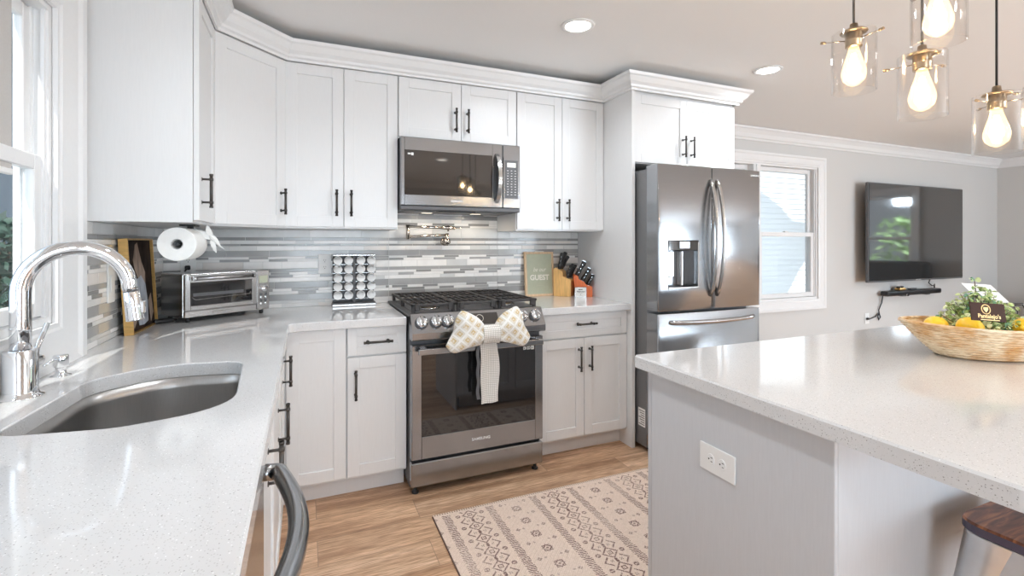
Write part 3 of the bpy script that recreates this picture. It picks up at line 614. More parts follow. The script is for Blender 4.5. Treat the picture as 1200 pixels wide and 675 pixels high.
# countertops -------------------------------------------------------
def slab(outer, hole, z0, z1, ch=.004, m='quartz'):
    """polygon slab with an optional hole and chamfered top edges"""
    mb = MB(m)
    def ringz(p, z): return [(x, y, z) for x, y in p]
    def area(p): return sum(p[i][0] * p[(i + 1) % len(p)][1] - p[(i + 1) % len(p)][0] * p[i][1] for i in range(len(p)))
    if area(outer) < 0: outer = outer[::-1]
    ot = inset(outer, ch)
    def skin(loops, z, flip):
        polys = [[Vector((x, y, 0)) for x, y in lp] for lp in loops]; tr = geometry.tessellate_polygon(polys); flat = [(p.x, p.y, z) for lp in polys for p in lp]
        mb.add(flat, [tuple(t) for t in tr])
    loops_t = [ot]; loops_b = [outer]
    def side(a, za, b, zb):
        n = len(a); mb.add(ringz(a, za) + ringz(b, zb), [(i, (i + 1) % n, n + (i + 1) % n, n + i) for i in range(n)])
    side(outer, z0, outer, z1 - ch); side(outer, z1 - ch, ot, z1)
    if hole:
        if area(hole) < 0: hole = hole[::-1]
        ht = inset(hole, -ch * .7); loops_t.append(ht); loops_b.append(hole)
        side(hole, z0, hole, z1 - ch * .7); side(hole, z1 - ch * .7, ht, z1)
    skin(loops_t, z1, False); skin(loops_b, z0, True); return mb
def rounded(pts, rads, n=8):
    out = []; k = len(pts)
    for i in range(k):
        p = Vector(pts[i]); a = Vector(pts[i - 1]); b = Vector(pts[(i + 1) % k]); r = rads[i]
        if r <= 0: out.append(tuple(p)); continue
        u = (a - p).normalized(); w = (b - p).normalized(); ang = u.angle(w); t = r / math.tan(ang / 2)
        p0 = p + u * t; p1 = p + w * t
        for j in range(n + 1):
            s_ = j / n; q = (1 - s_) ** 2 * p0 + 2 * s_ * (1 - s_) * p + s_ ** 2 * p1; out.append(tuple(q))
    return out
# D-shaped bowl: flat side against the window side, bulging towards the room
SINK = rounded([(.535, -1.37), (.30, -1.335), (.165, -1.46), (.145, -1.88), (.36, -1.915), (.565, -1.86)], [.075, .22, .12, .06, .15, .16], 8)
outer = rounded([(.002, -.002), (1.205, -.002), (1.205, -.65), (.65, -.65), (.65, -3.72), (.002, -3.72)], [0, 0, .006, .045, 0, 0], 6)
ct = slab(outer, SINK, BT, .914).build('countertop', loc=(.33, -1.2, BT)); tag(ct, 'white speckled quartz countertop along the window and back wall with the sink cut-out', 'countertop')
ct = slab([(1.978, -.002), (2.6185, -.002), (2.6185, -.65), (1.978, -.65)], None, BT, .914).build('countertop', loc=(2.3, -.3, BT)); tag(ct, 'short white quartz countertop right of the range holding the knife blocks', 'countertop')
# sink
sk = MB('sinksteel'); S1 = inset(SINK, .002) if sum(SINK[i][0] * SINK[(i + 1) % len(SINK)][1] - SINK[(i + 1) % len(SINK)][0] * SINK[i][1] for i in range(len(SINK))) else SINK
def ring(p, z): return [(x, y, z) for x, y in p]
n = len(SINK); rings = [ring(inset(SINK, -.014), .8725), ring(inset(SINK, .0005), .8725), ring(inset(SINK, .003), .84), ring(inset(SINK, .007), .72), ring(inset(SINK, .016), .694), ring(inset(SINK, .03), .682), ring(inset(SINK, .05), .678)]
vs = [p for r in rings for p in r]; sk.add(vs, [(i * n + j, i * n + (j + 1) % n, (i + 1) * n + (j + 1) % n, (i + 1) * n + j) for i in range(len(rings) - 1) for j in range(n)], 0, True)
cx_ = sum(p[0] for p in SINK) / n; cy_ = sum(p[1] for p in SINK) / n
sk.add(rings[-1] + [(cx_, cy_, .676)], [(j, (j + 1) % n, n) for j in range(n)], 0, True)
s = thing('sink', 'large undermount stainless steel D-shaped sink below the window', 'sink', (cx_, cy_, .676))
sk.build('bowl', s); MB('chrome').lathe([(.0, .677), (.018, .678), (.044, .6785), (.046, .6765)], (cx_, cy_, .001), n=24).build('drain', s)

# tile backsplash: real strips, rows measured on the wall -------------
rows = [(.914, .937, 'W'), (.937, .954, 'W'), (.954, .992, 'D'), (.992, 1.009, 'M'), (1.009, 1.026, 'M'), (1.026, 1.066, 'D'), (1.066, 1.090, 'W'), (1.090, 1.107, 'M'), (1.107, 1.123, 'M'),
        (1.123, 1.144, 'D'), (1.144, 1.186, 'W'), (1.186, 1.201, 'M'), (1.201, 1.215, 'M'), (1.215, 1.251, 'D'), (1.251, 1.278, 'W'), (1.278, 1.291, 'd'), (1.291, 1.310, 'W'), (1.310, 1.330, 'd'),
        (1.330, 1.397, 'L'), (1.397, 1.411, 'M'), (1.411, 1.428, 'M'), (1.428, 1.451, 'W'), (1.451, 1.481, 'D'), (1.481, 1.50, 'M')]
def tiles(x0, x1, ztop, seed, place):
    """strips between x0..x1 (local x) up to ztop; returns list of boxes with material"""
    rr = random.Random(seed); g = .0011
    for z0, z1, kind in rows:
        if z0 >= ztop - .004: break
        z1 = min(z1, ztop); x = x0 - rr.uniform(0, .12)
        alt = rr.random() < .5
        while x < x1:
            if kind == 'D': L = rr.choice((.22, .30, .30)); m = rr.choice((2, 2, 2, 3, 2))
            elif kind == 'd': L = rr.choice((.15, .20, .22)); m = rr.choice((3, 3, 2))
            elif kind == 'W': L = rr.choice((.10, .14, .20)); m = rr.choice((0, 0, 0, 5, 4, 1, 0))
            elif kind == 'L': L = rr.choice((.20, .30)); m = rr.choice((1, 1, 5, 1))
            else:
                alt = not alt
                if alt: L = rr.choice((.10, .15)); m = rr.choice((3, 2, 3))
                else: L = rr.choice((.15, .20, .10)); m = rr.choice((0, 0, 5, 0))
            a = max(x, x0); b_ = min(x + L, x1)
            if b_ - a > .004: place(a + g, b_ - g, z0 + g, z1 - g, m)
            x += L
TM = ['tile%d' % i for i in range(6)] + ['grout']
bs = MB(TM); bs.box(.0015, 2.6185, -.0045, -.0008, .9145, 1.374, 0, 6).box(1.2145, 1.9625, -.0045, -.0008, 1.374, 1.50, 0, 6)
tiles(.008, 1.215, 1.374, 11, lambda a, b_, z0, z1, m: bs.box(a, b_, -.0075, -.0044, z0, z1, .0005, m))
tiles(1.2152, 1.9622, 1.50, 12, lambda a, b_, z0, z1, m: bs.box(a, b_, -.0075, -.0044, z0, z1, .0005, m))
tiles(1.9626, 2.618, 1.374, 13, lambda a, b_, z0, z1, m: bs.box(a, b_, -.0075, -.0044, z0, z1, .0005, m))
tag(bs.build('backsplash', loc=(1.3, -.004, .915)), 'grey and white glass strip tile backsplash behind the range and counters', 'backsplash')
bl = MB(TM); bl.box(.0008, .0045, -1.08, -.008, .9145, 1.374, 0, 6)
tiles(-1.08, -.008, 1.374, 17, lambda a, b_, z0, z1, m: bl.box(.0044, .0075, a, b_, z0, z1, .0005, m))
tag(bl.build('backsplash', loc=(.004, -.5, .915)), 'grey and white strip tile backsplash on the window wall behind the gold frame', 'backsplash')

# island -------------------------------------------------------------
isl = thing('kitchen_island', 'grey painted kitchen island with an overhang for stools', 'island', (2.7, -2.14, 0))
IY0, IY1, IX0, IX1 = -2.458, -1.852, 1.79, 3.78
MB(['grey_cab']).box(IX0 + .012, IX1 - .012, IY0 + .012, IY1, .10, BT - .001).box(IX0 + .05, IX1 - .05, IY0 + .03, IY1 - .06, 0, .10).build('body', isl)
MB('grey_cab').box(IX0, IX0 + .0115, IY0, IY1, 0, BT - .001, .0015).box(IX0 + .0115, IX1, IY0, IY0 + .0115, 0, BT - .001, .0015).box(IX1 - .0115, IX1, IY0 + .012, IY1, 0, BT - .001, .0015).build('end_panel', isl)
nd = 4; wd = (IX1 - IX0) / nd
for i in range(nd):
    F = XF(IX0 + (i + 1) * wd, IY1 + .003, 0, pi)
    d = shaker('door', isl, F, .002, wd - .002, .115, .866, m='grey_cab'); bar_pull(d, F, wd - .04 if i % 2 else .04, .75, .15)
tag(slab(rounded([(1.755, -2.78), (3.86, -2.78), (3.86, -1.80), (1.755, -1.80)], [.012] * 4, 4), None, BT, .914, .005).build('countertop', loc=(2.8, -2.3, BT)), 'large white speckled quartz top on the island', 'countertop')

# ================================================================== appliances
RX0, RX1 = 1.2165, 1.9665
r = thing('gas_range', 'stainless slide-in gas range with a white bow on its oven handle', 'range', ((RX0 + RX1) / 2, -.35, 0))
MB('dkgrey').box(RX0 + .002, RX1 - .002, -.66, -.012, .035, .905).build('body', r)
ckt = MB(['dkgrey', 'steel'])
ckt.box(RX0 - .010, RX1 + .010, -.668, -.012, .9155, .926, .003, 0).box(RX0 + .03, RX1 - .03, -.63, -.05, .9262, .929, .001, 0)
ckt.build('cooktop', r)
# control panel, sloping
def px(poly, x0, x1, mb, m=0):
    n = len(poly); mb.add([(x0, y, z) for y, z in poly] + [(x1, y, z) for y, z in poly], [tuple(range(n)), tuple(reversed(range(n, 2 * n)))] + [(i, n + i, n + (i + 1) % n, (i + 1) % n) for i in range(n)], m)
cp = MB('dksteel'); px([(-.655, .915), (-.668, .930), (-.680, .930), (-.738, .838), (-.736, .806), (-.728, .800), (-.655, .800)], RX0, RX1, cp); cp.build('control_panel', r)
slope = Vector((0, -.092, .058)).normalized()     # outward normal of the sloping face
def on_panel(x, t):                                # t from 0 top to 1 bottom
    return Vector((x, -.680 - .058 * t, .930 - .092 * t))
for kx in (1.268, 1.344, 1.407, 1.832, 1.912):
    p = on_panel(kx, .48); kn = MB(['chrome', 'dkgrey', 'steel']); ax = slope
    kn.lathe([(.034, .0), (.034, .005), (.031, .008)], p, ax, 28, 1)
    kn.lathe([(.030, .007), (.0295, .022), (.0265, .029), (.0, .0295)], p, ax, 28, 0)
    q = Vector((0, 0, 1)).rotation_difference(ax); kn.M = Matrix.Translation(p) @ q.to_matrix().to_4x4()
    kn.box(-.006, .006, -.027, .027, .027, .038, .003, 2); kn.build('knob', r)
dp = MB(['blackglass', 'cream']); q = Vector((0, 0, 1)).rotation_difference(slope); dp.M = Matrix.Translation(on_panel(1.585, .42)) @ q.to_matrix().to_4x4()
dp.box(-.085, .105, -.034, .030, -.001, .0015, .001).lathe([(.021, .0016), (.021, .0022), (.019, .0022), (.019, .0016)], (0, 0, 0), n=28, m=1, caps=False); dp.build('display', r)
# burners and grates
for bx, by, br_ in ((1.36, -.20, .042), (1.36, -.48, .050), (1.59, -.34, .060), (1.82, -.20, .042), (1.82, -.48, .050)):
    MB(['iron', 'brass', 'steel']).lathe([(br_ * 1.25, .929), (br_ * 1.2, .936), (br_ * .9, .937)], (bx, by, 0), n=28, m=2).lathe([(br_ * .9, .937), (br_ * .9, .943)], (bx, by, 0), n=28, m=1).lathe([(br_, .943), (br_, .950), (br_ * .85, .953), (0, .954)], (bx, by, 0), n=28, m=0).build('burner', r)
gw = (RX1 - RX0 - .02) / 3
for i in range(3):
    g0 = RX0 + .01 + i * gw + .002; g1 = g0 + gw - .004; g = MB('iron'); y0, y1 = -.650, -.035; t = .0060; zt = .976
    for x in (g0 + t, g1 - t): g.box(x - t, x + t, y0, y1, zt - .013, zt, .002)
    for y in (y0 + t, (y0 + y1) / 2, y1 - t): g.box(g0, g1, y - t, y + t, zt - .013, zt, .002)
    for x in (g0 + gw * .2, g0 + gw * .35, g0 + gw * .5, g0 + gw * .65, g0 + gw * .8): g.box(x - .0035, x + .0035, y0 + .01, y1 - .01, zt - .012, zt - .001, .0015)
    for y in (y0 + .15, y1 - .15): g.box(g0 + .008, g1 - .008, y - .0035, y + .0035, zt - .012, zt - .001, .0015)
    for x in (g0 + .012, g1 - .012):
        for y in (y0 + .012, (y0 + y1) / 2, y1 - .012): g.box(x - .009, x + .009, y - .007, y + .007, .9292, zt - .012, .002)
    for x in (g0 + .03, g1 - .03): g.box(x - .012, x + .012, y0 - .006, y0 + .012, .940, zt + .001, .003)
    g.build('grate', r)
# oven door
GX0, GX1, GZ0, GZ1, DY = 1.272, 1.915, .302, .735, -.7085
dr = MB('dksteel'); dr.box(RX0 + .002, GX0, DY, -.662, .185, .772, .004).box(GX1, RX1 - .002, DY, -.662, .185, .772, .004).box(GX0 - .004, GX1 + .004, DY, -.662, .185, GZ0, .004).box(GX0 - .004, GX1 + .004, DY, -.662, GZ1, .772, .004)
door = dr.build('oven_door', r)
MB('ovenglass').box(GX0 - .002, GX1 + .002, DY + .0015, -.672, GZ0 - .002, GZ1 + .002).build('window', door)
hd = MB('dksteel'); hd.box(1.243, 1.940, -.766, -.748, .732, .763, .004, 0, 2).box(1.262, 1.292, -.75, DY + .001, .738, .760, .003).box(1.905, 1.935, -.75, DY + .001, .738, .760, .003); hd.build('handle', door)
MB('greyink').text('SAMSUNG', .020, UP(1.592, DY - .0004, .246), bold=.0004, sx=1.15).build('lettering', door, fix=False)
st = MB(['paper', 'ink']); st.box(1.842, 1.858, DY + .0012, DY + .0006, .700, .716).box(1.864, 1.885, DY + .0012, DY + .0006, .700, .716).box(1.890, 1.908, DY + .0012, DY + .0006, .698, .718)
for a in (1.845, 1.868, 1.876, 1.895): st.box(a, a + .005, DY + .0006, DY + .0002, .704, .712, 0, 1)
st.build('sticker', door)
MB('dksteel').box(RX0 + .001, RX1 - .001, -.704, -.655, .045, .168, .005).build('warming_drawer', r)
for x in (RX0 + .03, RX1 - .03):
    for y in (-.66, -.06): MB('black').lathe([(.018, 0.0), (.018, .008), (.010, .010), (.010, .046)], (x, y, 0), n=14).build('foot', r)

# microwave ------------------------------------------------------------
c = thing('microwave', 'stainless over-the-range microwave with a mirrored door window', 'microwave', (1.59, -.2, 1.483))
MB('dkgrey').box(1.2185, 1.9605, -.372, -.012, 1.487, 1.9035, .002).build('body', c)
dm = MB('dksteel'); MY = -.402
dm.box(1.2185, 1.243, MY, -.374, 1.512, 1.9035, .004).box(1.773, 1.843, MY, -.374, 1.512, 1.9035, .004).box(1.239, 1.777, MY, -.374, 1.512, 1.575, .003).box(1.239, 1.777, MY, -.374, 1.826, 1.9035, .003)
door = dm.build('door', c)
MB('mwglass').box(1.241, 1.775, MY + .0012, -.376, 1.572, 1.828).build('window', door)
hp = []
for i in range(15):
    t = i / 14; hp.append((1.803, MY + .002 - .068 * sin(pi * t) ** .6 - .001, 1.540 + .304 * t))
hh = MB(['steel', 'black'])
for i in range(14):
    (xa, ya, za), (xb, yb, zb) = hp[i], hp[i + 1]; w = .012
    hh.add([(xa - w, ya, za), (xa + w, ya, za), (xb + w, yb, zb), (xb - w, yb, zb), (xa - w, ya + .008, za), (xa + w, ya + .008, za), (xb + w, yb + .008, zb), (xb - w, yb + .008, zb)],
           [(0, 1, 2, 3), (4, 7, 6, 5), (0, 3, 7, 4), (1, 5, 6, 2)], 0)
hh.box(1.792, 1.796, MY + .001, MY - .010, 1.55, 1.835, 0, 1)
vs = [(1.797, MY + .001, 1.545)] + [(1.797, y + .006, z_) for _, y, z_ in hp] + [(1.797, MY + .001, 1.84)]; vs2 = [(1.793, y, z_) for _, y, z_ in vs]; n = len(vs)
hh.add(vs + vs2, [tuple(range(n)), tuple(reversed(range(n, 2 * n)))] + [(i, (i + 1) % n, n + (i + 1) % n, n + i) for i in range(n)], 1)
hh.build('handle', door)
pn = MB('dksteel').box(1.845, 1.9605, MY, -.374, 1.512, 1.9035, .004).build('control_panel', c)
kp = MB(['dkgrey', 'greyink', 'cream']); kp.box(1.856, 1.945, MY - .0012, MY + .001, 1.572, 1.808, .001)
kp.box(1.872, 1.930, MY - .0018, MY - .0008, 1.765, 1.793, 0, 2)
for i in range(10):
    for j in range(3): kp.box(1.871 + j * .025 + (.003 if i % 3 == 1 else 0), 1.881 + j * .025, MY - .0018, MY - .0008, 1.742 - i * .0165, 1.7455 - i * .0165, 0, 1)
kp.build('keypad', pn)
MB('greyink').text('SAMSUNG', .014, UP(1.55, MY - .0004, 1.543), bold=.0004, sx=1.15).build('lettering', door, fix=False)
MB(['greyink']).box(1.258, 1.276, MY + .0004, MY + .001, 1.802, 1.812).box(1.278, 1.292, MY + .0004, MY + .001, 1.798, 1.814).build('sticker', door)
vt = MB(['dkgrey', 'black']); vt.box(1.2185, 1.9605, -.398, -.374, 1.487, 1.511, .003).box(1.45, 1.68, -.36, -.30, 1.480, 1.487, .001, 1).box(1.25, 1.93, -.35, -.06, 1.4835, 1.4872, .001, 0); vt.build('vent', c)
for x in (1.42, 1.74):
    lm = MB('hoodlens').box(x - .03, x + .03, -.20, -.16, 1.4815, 1.4834).build('cooktop_lamp', c)
    d = bpy.data.lights.new('cooktop_light', 'AREA'); d.shape = 'RECTANGLE'; d.size = .06; d.size_y = .04; d.energy = HOOD_W; d.color = (1.0, .84, .64)
    o = bpy.data.objects.new('cooktop_light', d); COL.objects.link(o); o.parent = lm; o.location = Vector((x, -.18, 1.479)) - Vector((1.59, -.2, 1.483))

# refrigerator ----------------------------------------------------------
c = thing('refrigerator', 'stainless french door refrigerator with a water dispenser and bottom freezer', 'refrigerator', (3.08, -.4, 0))
FX0, FX1, FS = 2.660, 3.506, 3.088
MB('sidesteel').box(FX0, FX1, -.748, -.04, .03, 1.752, .004).box(FX0 + .03, FX0 + .13, -.80, -.70, 1.7525, 1.775, .004).box(FX1 - .13, FX1 - .03, -.80, -.70, 1.7525, 1.775, .004).build('body', c)
def fdoor(name, x0, x1, z0, z1, yb, yf, hole=None, bul=.012, m='dksteel'):
    """door skin: gently bowed front with soft vertical edges, optional recess"""
    xc, hw = (x0 + x1) / 2, (x1 - x0) / 2
    xs = [x0 + .001 * k for k in (0, 1, 3, 6, 10)] + [x0 + .010 + (x1 - x0 - .020) * k / 24 for k in range(1, 24)] + [x1 - .001 * k for k in (10, 6, 3, 1, 0)]
    zs = [z0, z0 + .003, z1 - .003, z1]
    if hole: xs += [hole[0], hole[1]]; zs += [hole[2], hole[3]]
    xs = sorted(set(round(x, 5) for x in xs)); zs = sorted(set(zs))
    def fy(x, z_):
        t = (x - xc) / hw; e = min(x - x0, x1 - x); ed = 0 if e >= .010 else .010 - sqrt(max(0, .010 ** 2 - (.010 - e) ** 2))
        ez = min(z_ - z0, z1 - z_); return yf + bul * t * t + ed + (.002 if ez < .001 else 0)
    mb = MB(m); W = len(zs); vs = [(x, fy(x, z_), z_) for x in xs for z_ in zs]; fs = []
    for i in range(len(xs) - 1):
        for j in range(W - 1):
            if hole and xs[i] >= hole[0] - 1e-5 and xs[i + 1] <= hole[1] + 1e-5 and zs[j] >= hole[2] - 1e-5 and zs[j + 1] <= hole[3] + 1e-5: continue
            fs.append((i * W + j, (i + 1) * W + j, (i + 1) * W + j + 1, i * W + j + 1))
    k = len(vs)
    mb.add(vs, fs, 0, True)
    for j in range(W - 1):
        for x in (x0, x1): mb.add([(x, fy(x, zs[j]), zs[j]), (x, fy(x, zs[j + 1]), zs[j + 1]), (x, yb, zs[j + 1]), (x, yb, zs[j])], [(0, 1, 2, 3)])
    for i in range(len(xs) - 1):
        for z_ in (z0, z1): mb.add([(xs[i], fy(xs[i], z_), z_), (xs[i + 1], fy(xs[i + 1], z_), z_), (xs[i + 1], yb, z_), (xs[i], yb, z_)], [(0, 1, 2, 3)])
    mb.add([(x0, yb, z0), (x1, yb, z0), (x1, yb, z1), (x0, yb, z1)], [(0, 1, 2, 3)])
    return mb.build(name, c, fix=False)
H = (2.728, 2.966, 1.018, 1.313); FYF = -.866
dl = fdoor('door', FX0, FS - .002, .885, 1.772, -.7505, FYF, H)
drr = fdoor('door', FS + .002, FX1, .885, 1.772, -.7505, FYF)
# dispenser
dd = MB(['steel', 'blackglass', 'dksteel', 'cream', 'chrome'])
yb = -.775
dd.add([(H[0], FYF + .003, H[2]), (H[1], FYF + .003, H[2]), (H[1], FYF + .003, H[3]), (H[0], FYF + .003, H[3]), (H[0], yb, H[2]), (H[1], yb, H[2]), (H[1], yb, H[3]), (H[0], yb, H[3])],
       [(4, 5, 6, 7), (0, 4, 7, 3), (1, 2, 6, 5), (3, 7, 6, 2), (0, 1, 5, 4)], [2, 2, 2, 1, 0])
dd.box(H[0] + .001, H[1] - .001, FYF + .003, yb + .002, 1.250, H[3] - .001, .003, 1).box(H[0] + .001, H[1] - .001, FYF - .001, FYF + .02, H[2], H[2] + .010, .002, 0)
dd.box(H[0] + .085, H[0] + .165, FYF - .001, FYF + .004, 1.262, 1.305, .001, 2)
for k in range(3): dd.box(H[0] + .105 + k * .02, H[0] + .113 + k * .02, FYF - .002, FYF, 1.270, 1.280, 0, 3)
dd.box(H[0] + .028, H[0] + .095, yb + .002, yb - .032, 1.085, 1.245, .004, 0).box(H[0] + .14, H[0] + .158, yb + .002, yb - .045, H[2] + .01, 1.25, .006, 0)
dd.box(H[1] - .008, H[1], FYF - .002, FYF + .03, H[2], 1.30, .002, 4)
dd.build('water_dispenser', dl)
MB('greyink').text('SAMSUNG', .016, UP(FX1 - .055, FYF + .004, 1.738), bold=.0004, sx=1.1).build('lettering', drr, fix=False)
def bowed(parent, p0, p1, out, r_, name='handle', side=(0, 0, 0), n=16):
    P = []; p0 = Vector(p0); p1 = Vector(p1); s_ = Vector(side)
    for i in range(n + 1):
        t = i / n; P.append(p0.lerp(p1, t) + Vector((0, -out * sin(pi * t) ** .55, 0)) + s_ * sin(pi * t))
    return MB('steel').tube(P, r_, 12).build(name, parent)
bowed(dl, (FS - .022, FYF + .012, .965), (FS - .022, FYF + .012, 1.690), .062, .0125)
bowed(drr, (FS + .034, FYF + .012, .965), (FS + .034, FYF + .012, 1.690), .062, .0125)
fz = fdoor('freezer_drawer', FX0, FX1, .055, .868, -.7505, FYF, None, .014)
bowed(fz, (FX0 + .085, FYF + .014, .815), (FX1 - .06, FYF + .014, .815), .065, .0125)
lb = MB(['paper', 'ink']); lb.box(FX0 - .0006, FX0 + .0004, -.735, -.668, .150, .262)
for k in range(7): lb.box(FX0 - .001, FX0 - .0005, -.729, -.674 - .01 * (k % 3), .245 - k * .014, .249 - k * .014, 0, 1)
lb.build('energy_label', c)
for x in (FX0 + .06, FX1 - .06):
    for y in (-.70, -.1): MB('black').cyl((x, y, 0), (x, y, .031), .018, 12).build('foot', c)

# television etc -----------------------------------------------------------
c = thing('television', 'large black flat screen television on the far living room wall', 'television', (7.15, .15, .88))
TX0, TX1, TZ0, TZ1, TY = 6.262, 8.085, .868, 1.948, .085
MB('dkgrey').box(TX0, TX1, TY + .004, TY + .035, TZ0, TZ1, .004).box(TX0 + .35, TX1 - .35, TY + .034, TY + .075, TZ0 + .1, TZ1 - .25, .01).build('housing', c)
MB('screen').box(TX0 + .010, TX1 - .010, TY, TY + .005, TZ0 + .018, TZ1 - .010, .001).build('screen', c)
MB('black').box(6.95, 7.35, TY + .074, YL - .001, 1.2, 1.6, .005).build('wall_bracket', c)
MB('greyink').text('SAMSUNG', .02, UP(7.17, TY + .003, TZ0 + .009), sx=1.1).build('lettering', c, fix=False)
c = thing('soundbar', 'slim black soundbar below the television', 'speaker', (7.18, .17, .70))
MB('black').box(6.66, 7.70, .115, .20, .700, .756, .015, 0, 3).build('cabinet', c)
for x in (6.95, 7.42): MB('dkgrey').box(x, x + .06, .125, YL - .001, .690, .700, .002).build('bracket', c)
MB('steel').box(6.99, 7.035, .108, .116, .694, .722, .002).build('badge', c)
tag(MB('gold').box(6.90, 7.02, .13, .19, .757, .785, .01, 0, 2).build('remote_dock', loc=(6.96, .16, .757)), 'small tan box lying on the soundbar', 'box')
rc = MB('black'); rc.M = Matrix.Translation((6.96, .16, .7855)) @ Matrix.Rotation(.2, 4, 'Z'); rc.box(-.06, .06, -.02, .02, 0, .016, .005); tag(rc.build('remote_control', loc=(6.96, .16, .786)), 'black remote control on top of the small tan box on the soundbar', 'remote')
rc = MB('dkgrey'); rc.box(7.12, 7.24, .135, .17, .757, .775, .005); tag(rc.build('remote_control', loc=(7.18, .15, .757)), 'dark remote control lying directly on the soundbar', 'remote')
cb = MB('black'); cb.tube([(6.72, .205, .705), (6.71, .21, .62), (6.66, .213, .54), (6.67, .213, .50), (6.69, .213, .46), (6.66, .213, .43), (6.645, .213, .47), (6.66, .213, .51), (6.60, .213, .47), (6.50, .213, .45), (6.47, .214, .455)], .006, 8)
cb.box(6.445, 6.475, .20, .219, .443, .467, .003); tag(cb.build('power_cable', loc=(6.6, .21, .5)), 'black power cable hanging from the soundbar to the wall outlet', 'cable')
tag(MB('black').tube([(7.55, .16, .868), (7.56, .18, .82), (7.60, .17, .79), (7.66, .17, .785), (7.70, .19, .80), (7.72, .2, .75)], .006, 8).build('television_cable', loc=(7.6, .17, .76)), 'short black cable dangling below the television', 'cable')
def outlet(F, label, horizontal=False, double=True, group=None, plug=False):
    o = thing('wall_outlet', label, 'outlet', F.translation[:], F.to_euler().z, group)
    w, h = (.125, .076) if horizontal else (.072, .118)
    mb = MB('white'); mb.M = F; mb.box(-w / 2, w / 2, -.0055, -.0002, -h / 2, h / 2, .002, 0, 2); mb.build('plate', o)
    for s in (-1, 1):
        mb = MB(['white', 'ink']); mb.M = F @ (Matrix.Rotation(pi / 2, 4, 'Y') if horizontal else Matrix()) @ Matrix.Translation((0, 0, s * .020))
        mb.lathe([(.0155, 0), (.0155, .0014), (.0148, .002)], (0, -.005, 0), (0, -1, 0), 20, 0, ell=(1.0, .85))
        mb.box(-.0065, -.0045, -.0074, -.006, .0, .007, 0, 1).box(.0045, .0065, -.0074, -.006, .0005, .0065, 0, 1).lathe([(.0024, 0), (.0024, .0004)], (0, -.007, -.0065), (0, -1, 0), 10, 1); mb.build('receptacle', o)
    return o
outlet(XF(.8305, -.0076, 1.168), 'white wall outlet in the tiles left of the spice rack')
outlet(XF(.125, -.0076, 1.178), 'white wall outlet above the toaster oven with a black plug in it')
outlet(XF(2.29, -.0076, 1.176), 'white wall outlet half hidden behind the framed guest sign')
outlet(XF(6.475, YL - .0001, .455), 'white wall outlet low on the living room wall below the television')
outlet(XF(IX0 - .0001, -2.134, .681, -pi / 2), 'white double outlet on the grey end panel of the island', horizontal=True)
pl = MB('black'); pl.box(.112, .138, -.032, -.015, 1.148, 1.172, .004).tube([(.125, -.03, 1.16), (.118, -.045, 1.145), (.11, -.05, 1.12), (.108, -.045, 1.05), (.12, -.03, .99), (.15, -.03, .93)], .0042, 8); tag(pl.build('plug', loc=(.125, -.03, 1.16)), 'black plug and cord in the outlet above the toaster oven', 'plug')
sw = thing('light_switch', 'white switch plate in the tiles behind the gold frame', 'switch', (.008, -.775, 1.14), 0)
MB('white').box(.0078, .013, -.812, -.740, 1.06, 1.215, .002).build('plate', sw); MB('white').box(.0128, .017, -.793, -.759, 1.10, 1.17, .002).build('rocker', sw)

# ================================================================== things on the counters
# faucet
fx, fy_ = .070, -1.580
c = thing('kitchen_faucet', 'tall chrome gooseneck kitchen faucet with a pull-down head', 'faucet', (fx, fy_, .914))
MB('chrome').lathe([(.044, .9142), (.044, .918), (.035, .923), (.0335, .93), (.0335, 1.030), (.0325, 1.0325), (.0205, 1.033)], (fx, fy_, 0), n=32).build('base', c)
du = Vector((.965, .26, 0)).normalized(); R = .106; zc = 1.176; P = [Vector((fx, fy_, z_)) for z_ in (1.034, 1.09, 1.15)]
for i in range(0, 21):
    a = pi * i / 20; P.append(Vector((fx, fy_, zc)) + du * (R - R * cos(a)) + Vector((0, 0, R * sin(a) * 1.02)))
P += [Vector((fx, fy_, zc)) + du * (2 * R + .004) + Vector((0, 0, -.012))]
MB('chrome').tube(P, [.0205] * 3 + [.0205 - .0030 * k / (len(P) - 4) for k in range(len(P) - 3)], 24).build('spout', c)
e = P[-1]; hd_ = MB(['chrome', 'dkgrey']); dn = Vector((du.x * .12, du.y * .12, -1)).normalized()
hd_.lathe([(.0180, 0), (.0188, .002), (.0200, .045), (.0215, .078), (.0215, .081), (.016, .0815), (.0, .081)], e, dn, 28)
hd_.lathe([(.0184, -.001), (.0184, .001)], e, dn, 28, 1)
sp = e + dn * .045; hd_.box(sp.x + .014, sp.x + .027, sp.y - .008, sp.y + .008, sp.z - .018, sp.z + .018, .003); hd_.build('spray_head', c)
lv = MB('chrome'); lv.cyl((fx, fy_ + .028, .992), (fx + .004, fy_ + .066, .992), .0165, 24).cyl((fx + .004, fy_ + .066, .992), (fx + .004, fy_ + .072, .992), .0155, 24)
lv.tube([(fx + .003, fy_ + .056, .998), (fx + .004, fy_ + .078, 1.032), (fx + .006, fy_ + .118, 1.078)], [.0072, .0066, .006], 14); lv.build('lever', c)
c = thing('soap_dispenser', 'small chrome soap dispenser pump beside the faucet', 'soap dispenser', (.072, -1.372, .914))
MB('chrome').lathe([(.024, .9142), (.024, .917), (.013, .921), (.0125, .94), (.0175, .942), (.0175, .972), (.0155, .975), (0, .976)], (.072, -1.372, 0), n=24).build('body', c)
MB('chrome').tube([(.072, -1.372, .966), (.062, -1.396, .965), (.052, -1.420, .955)], [.0045, .004, .0035], 10).build('nozzle', c)

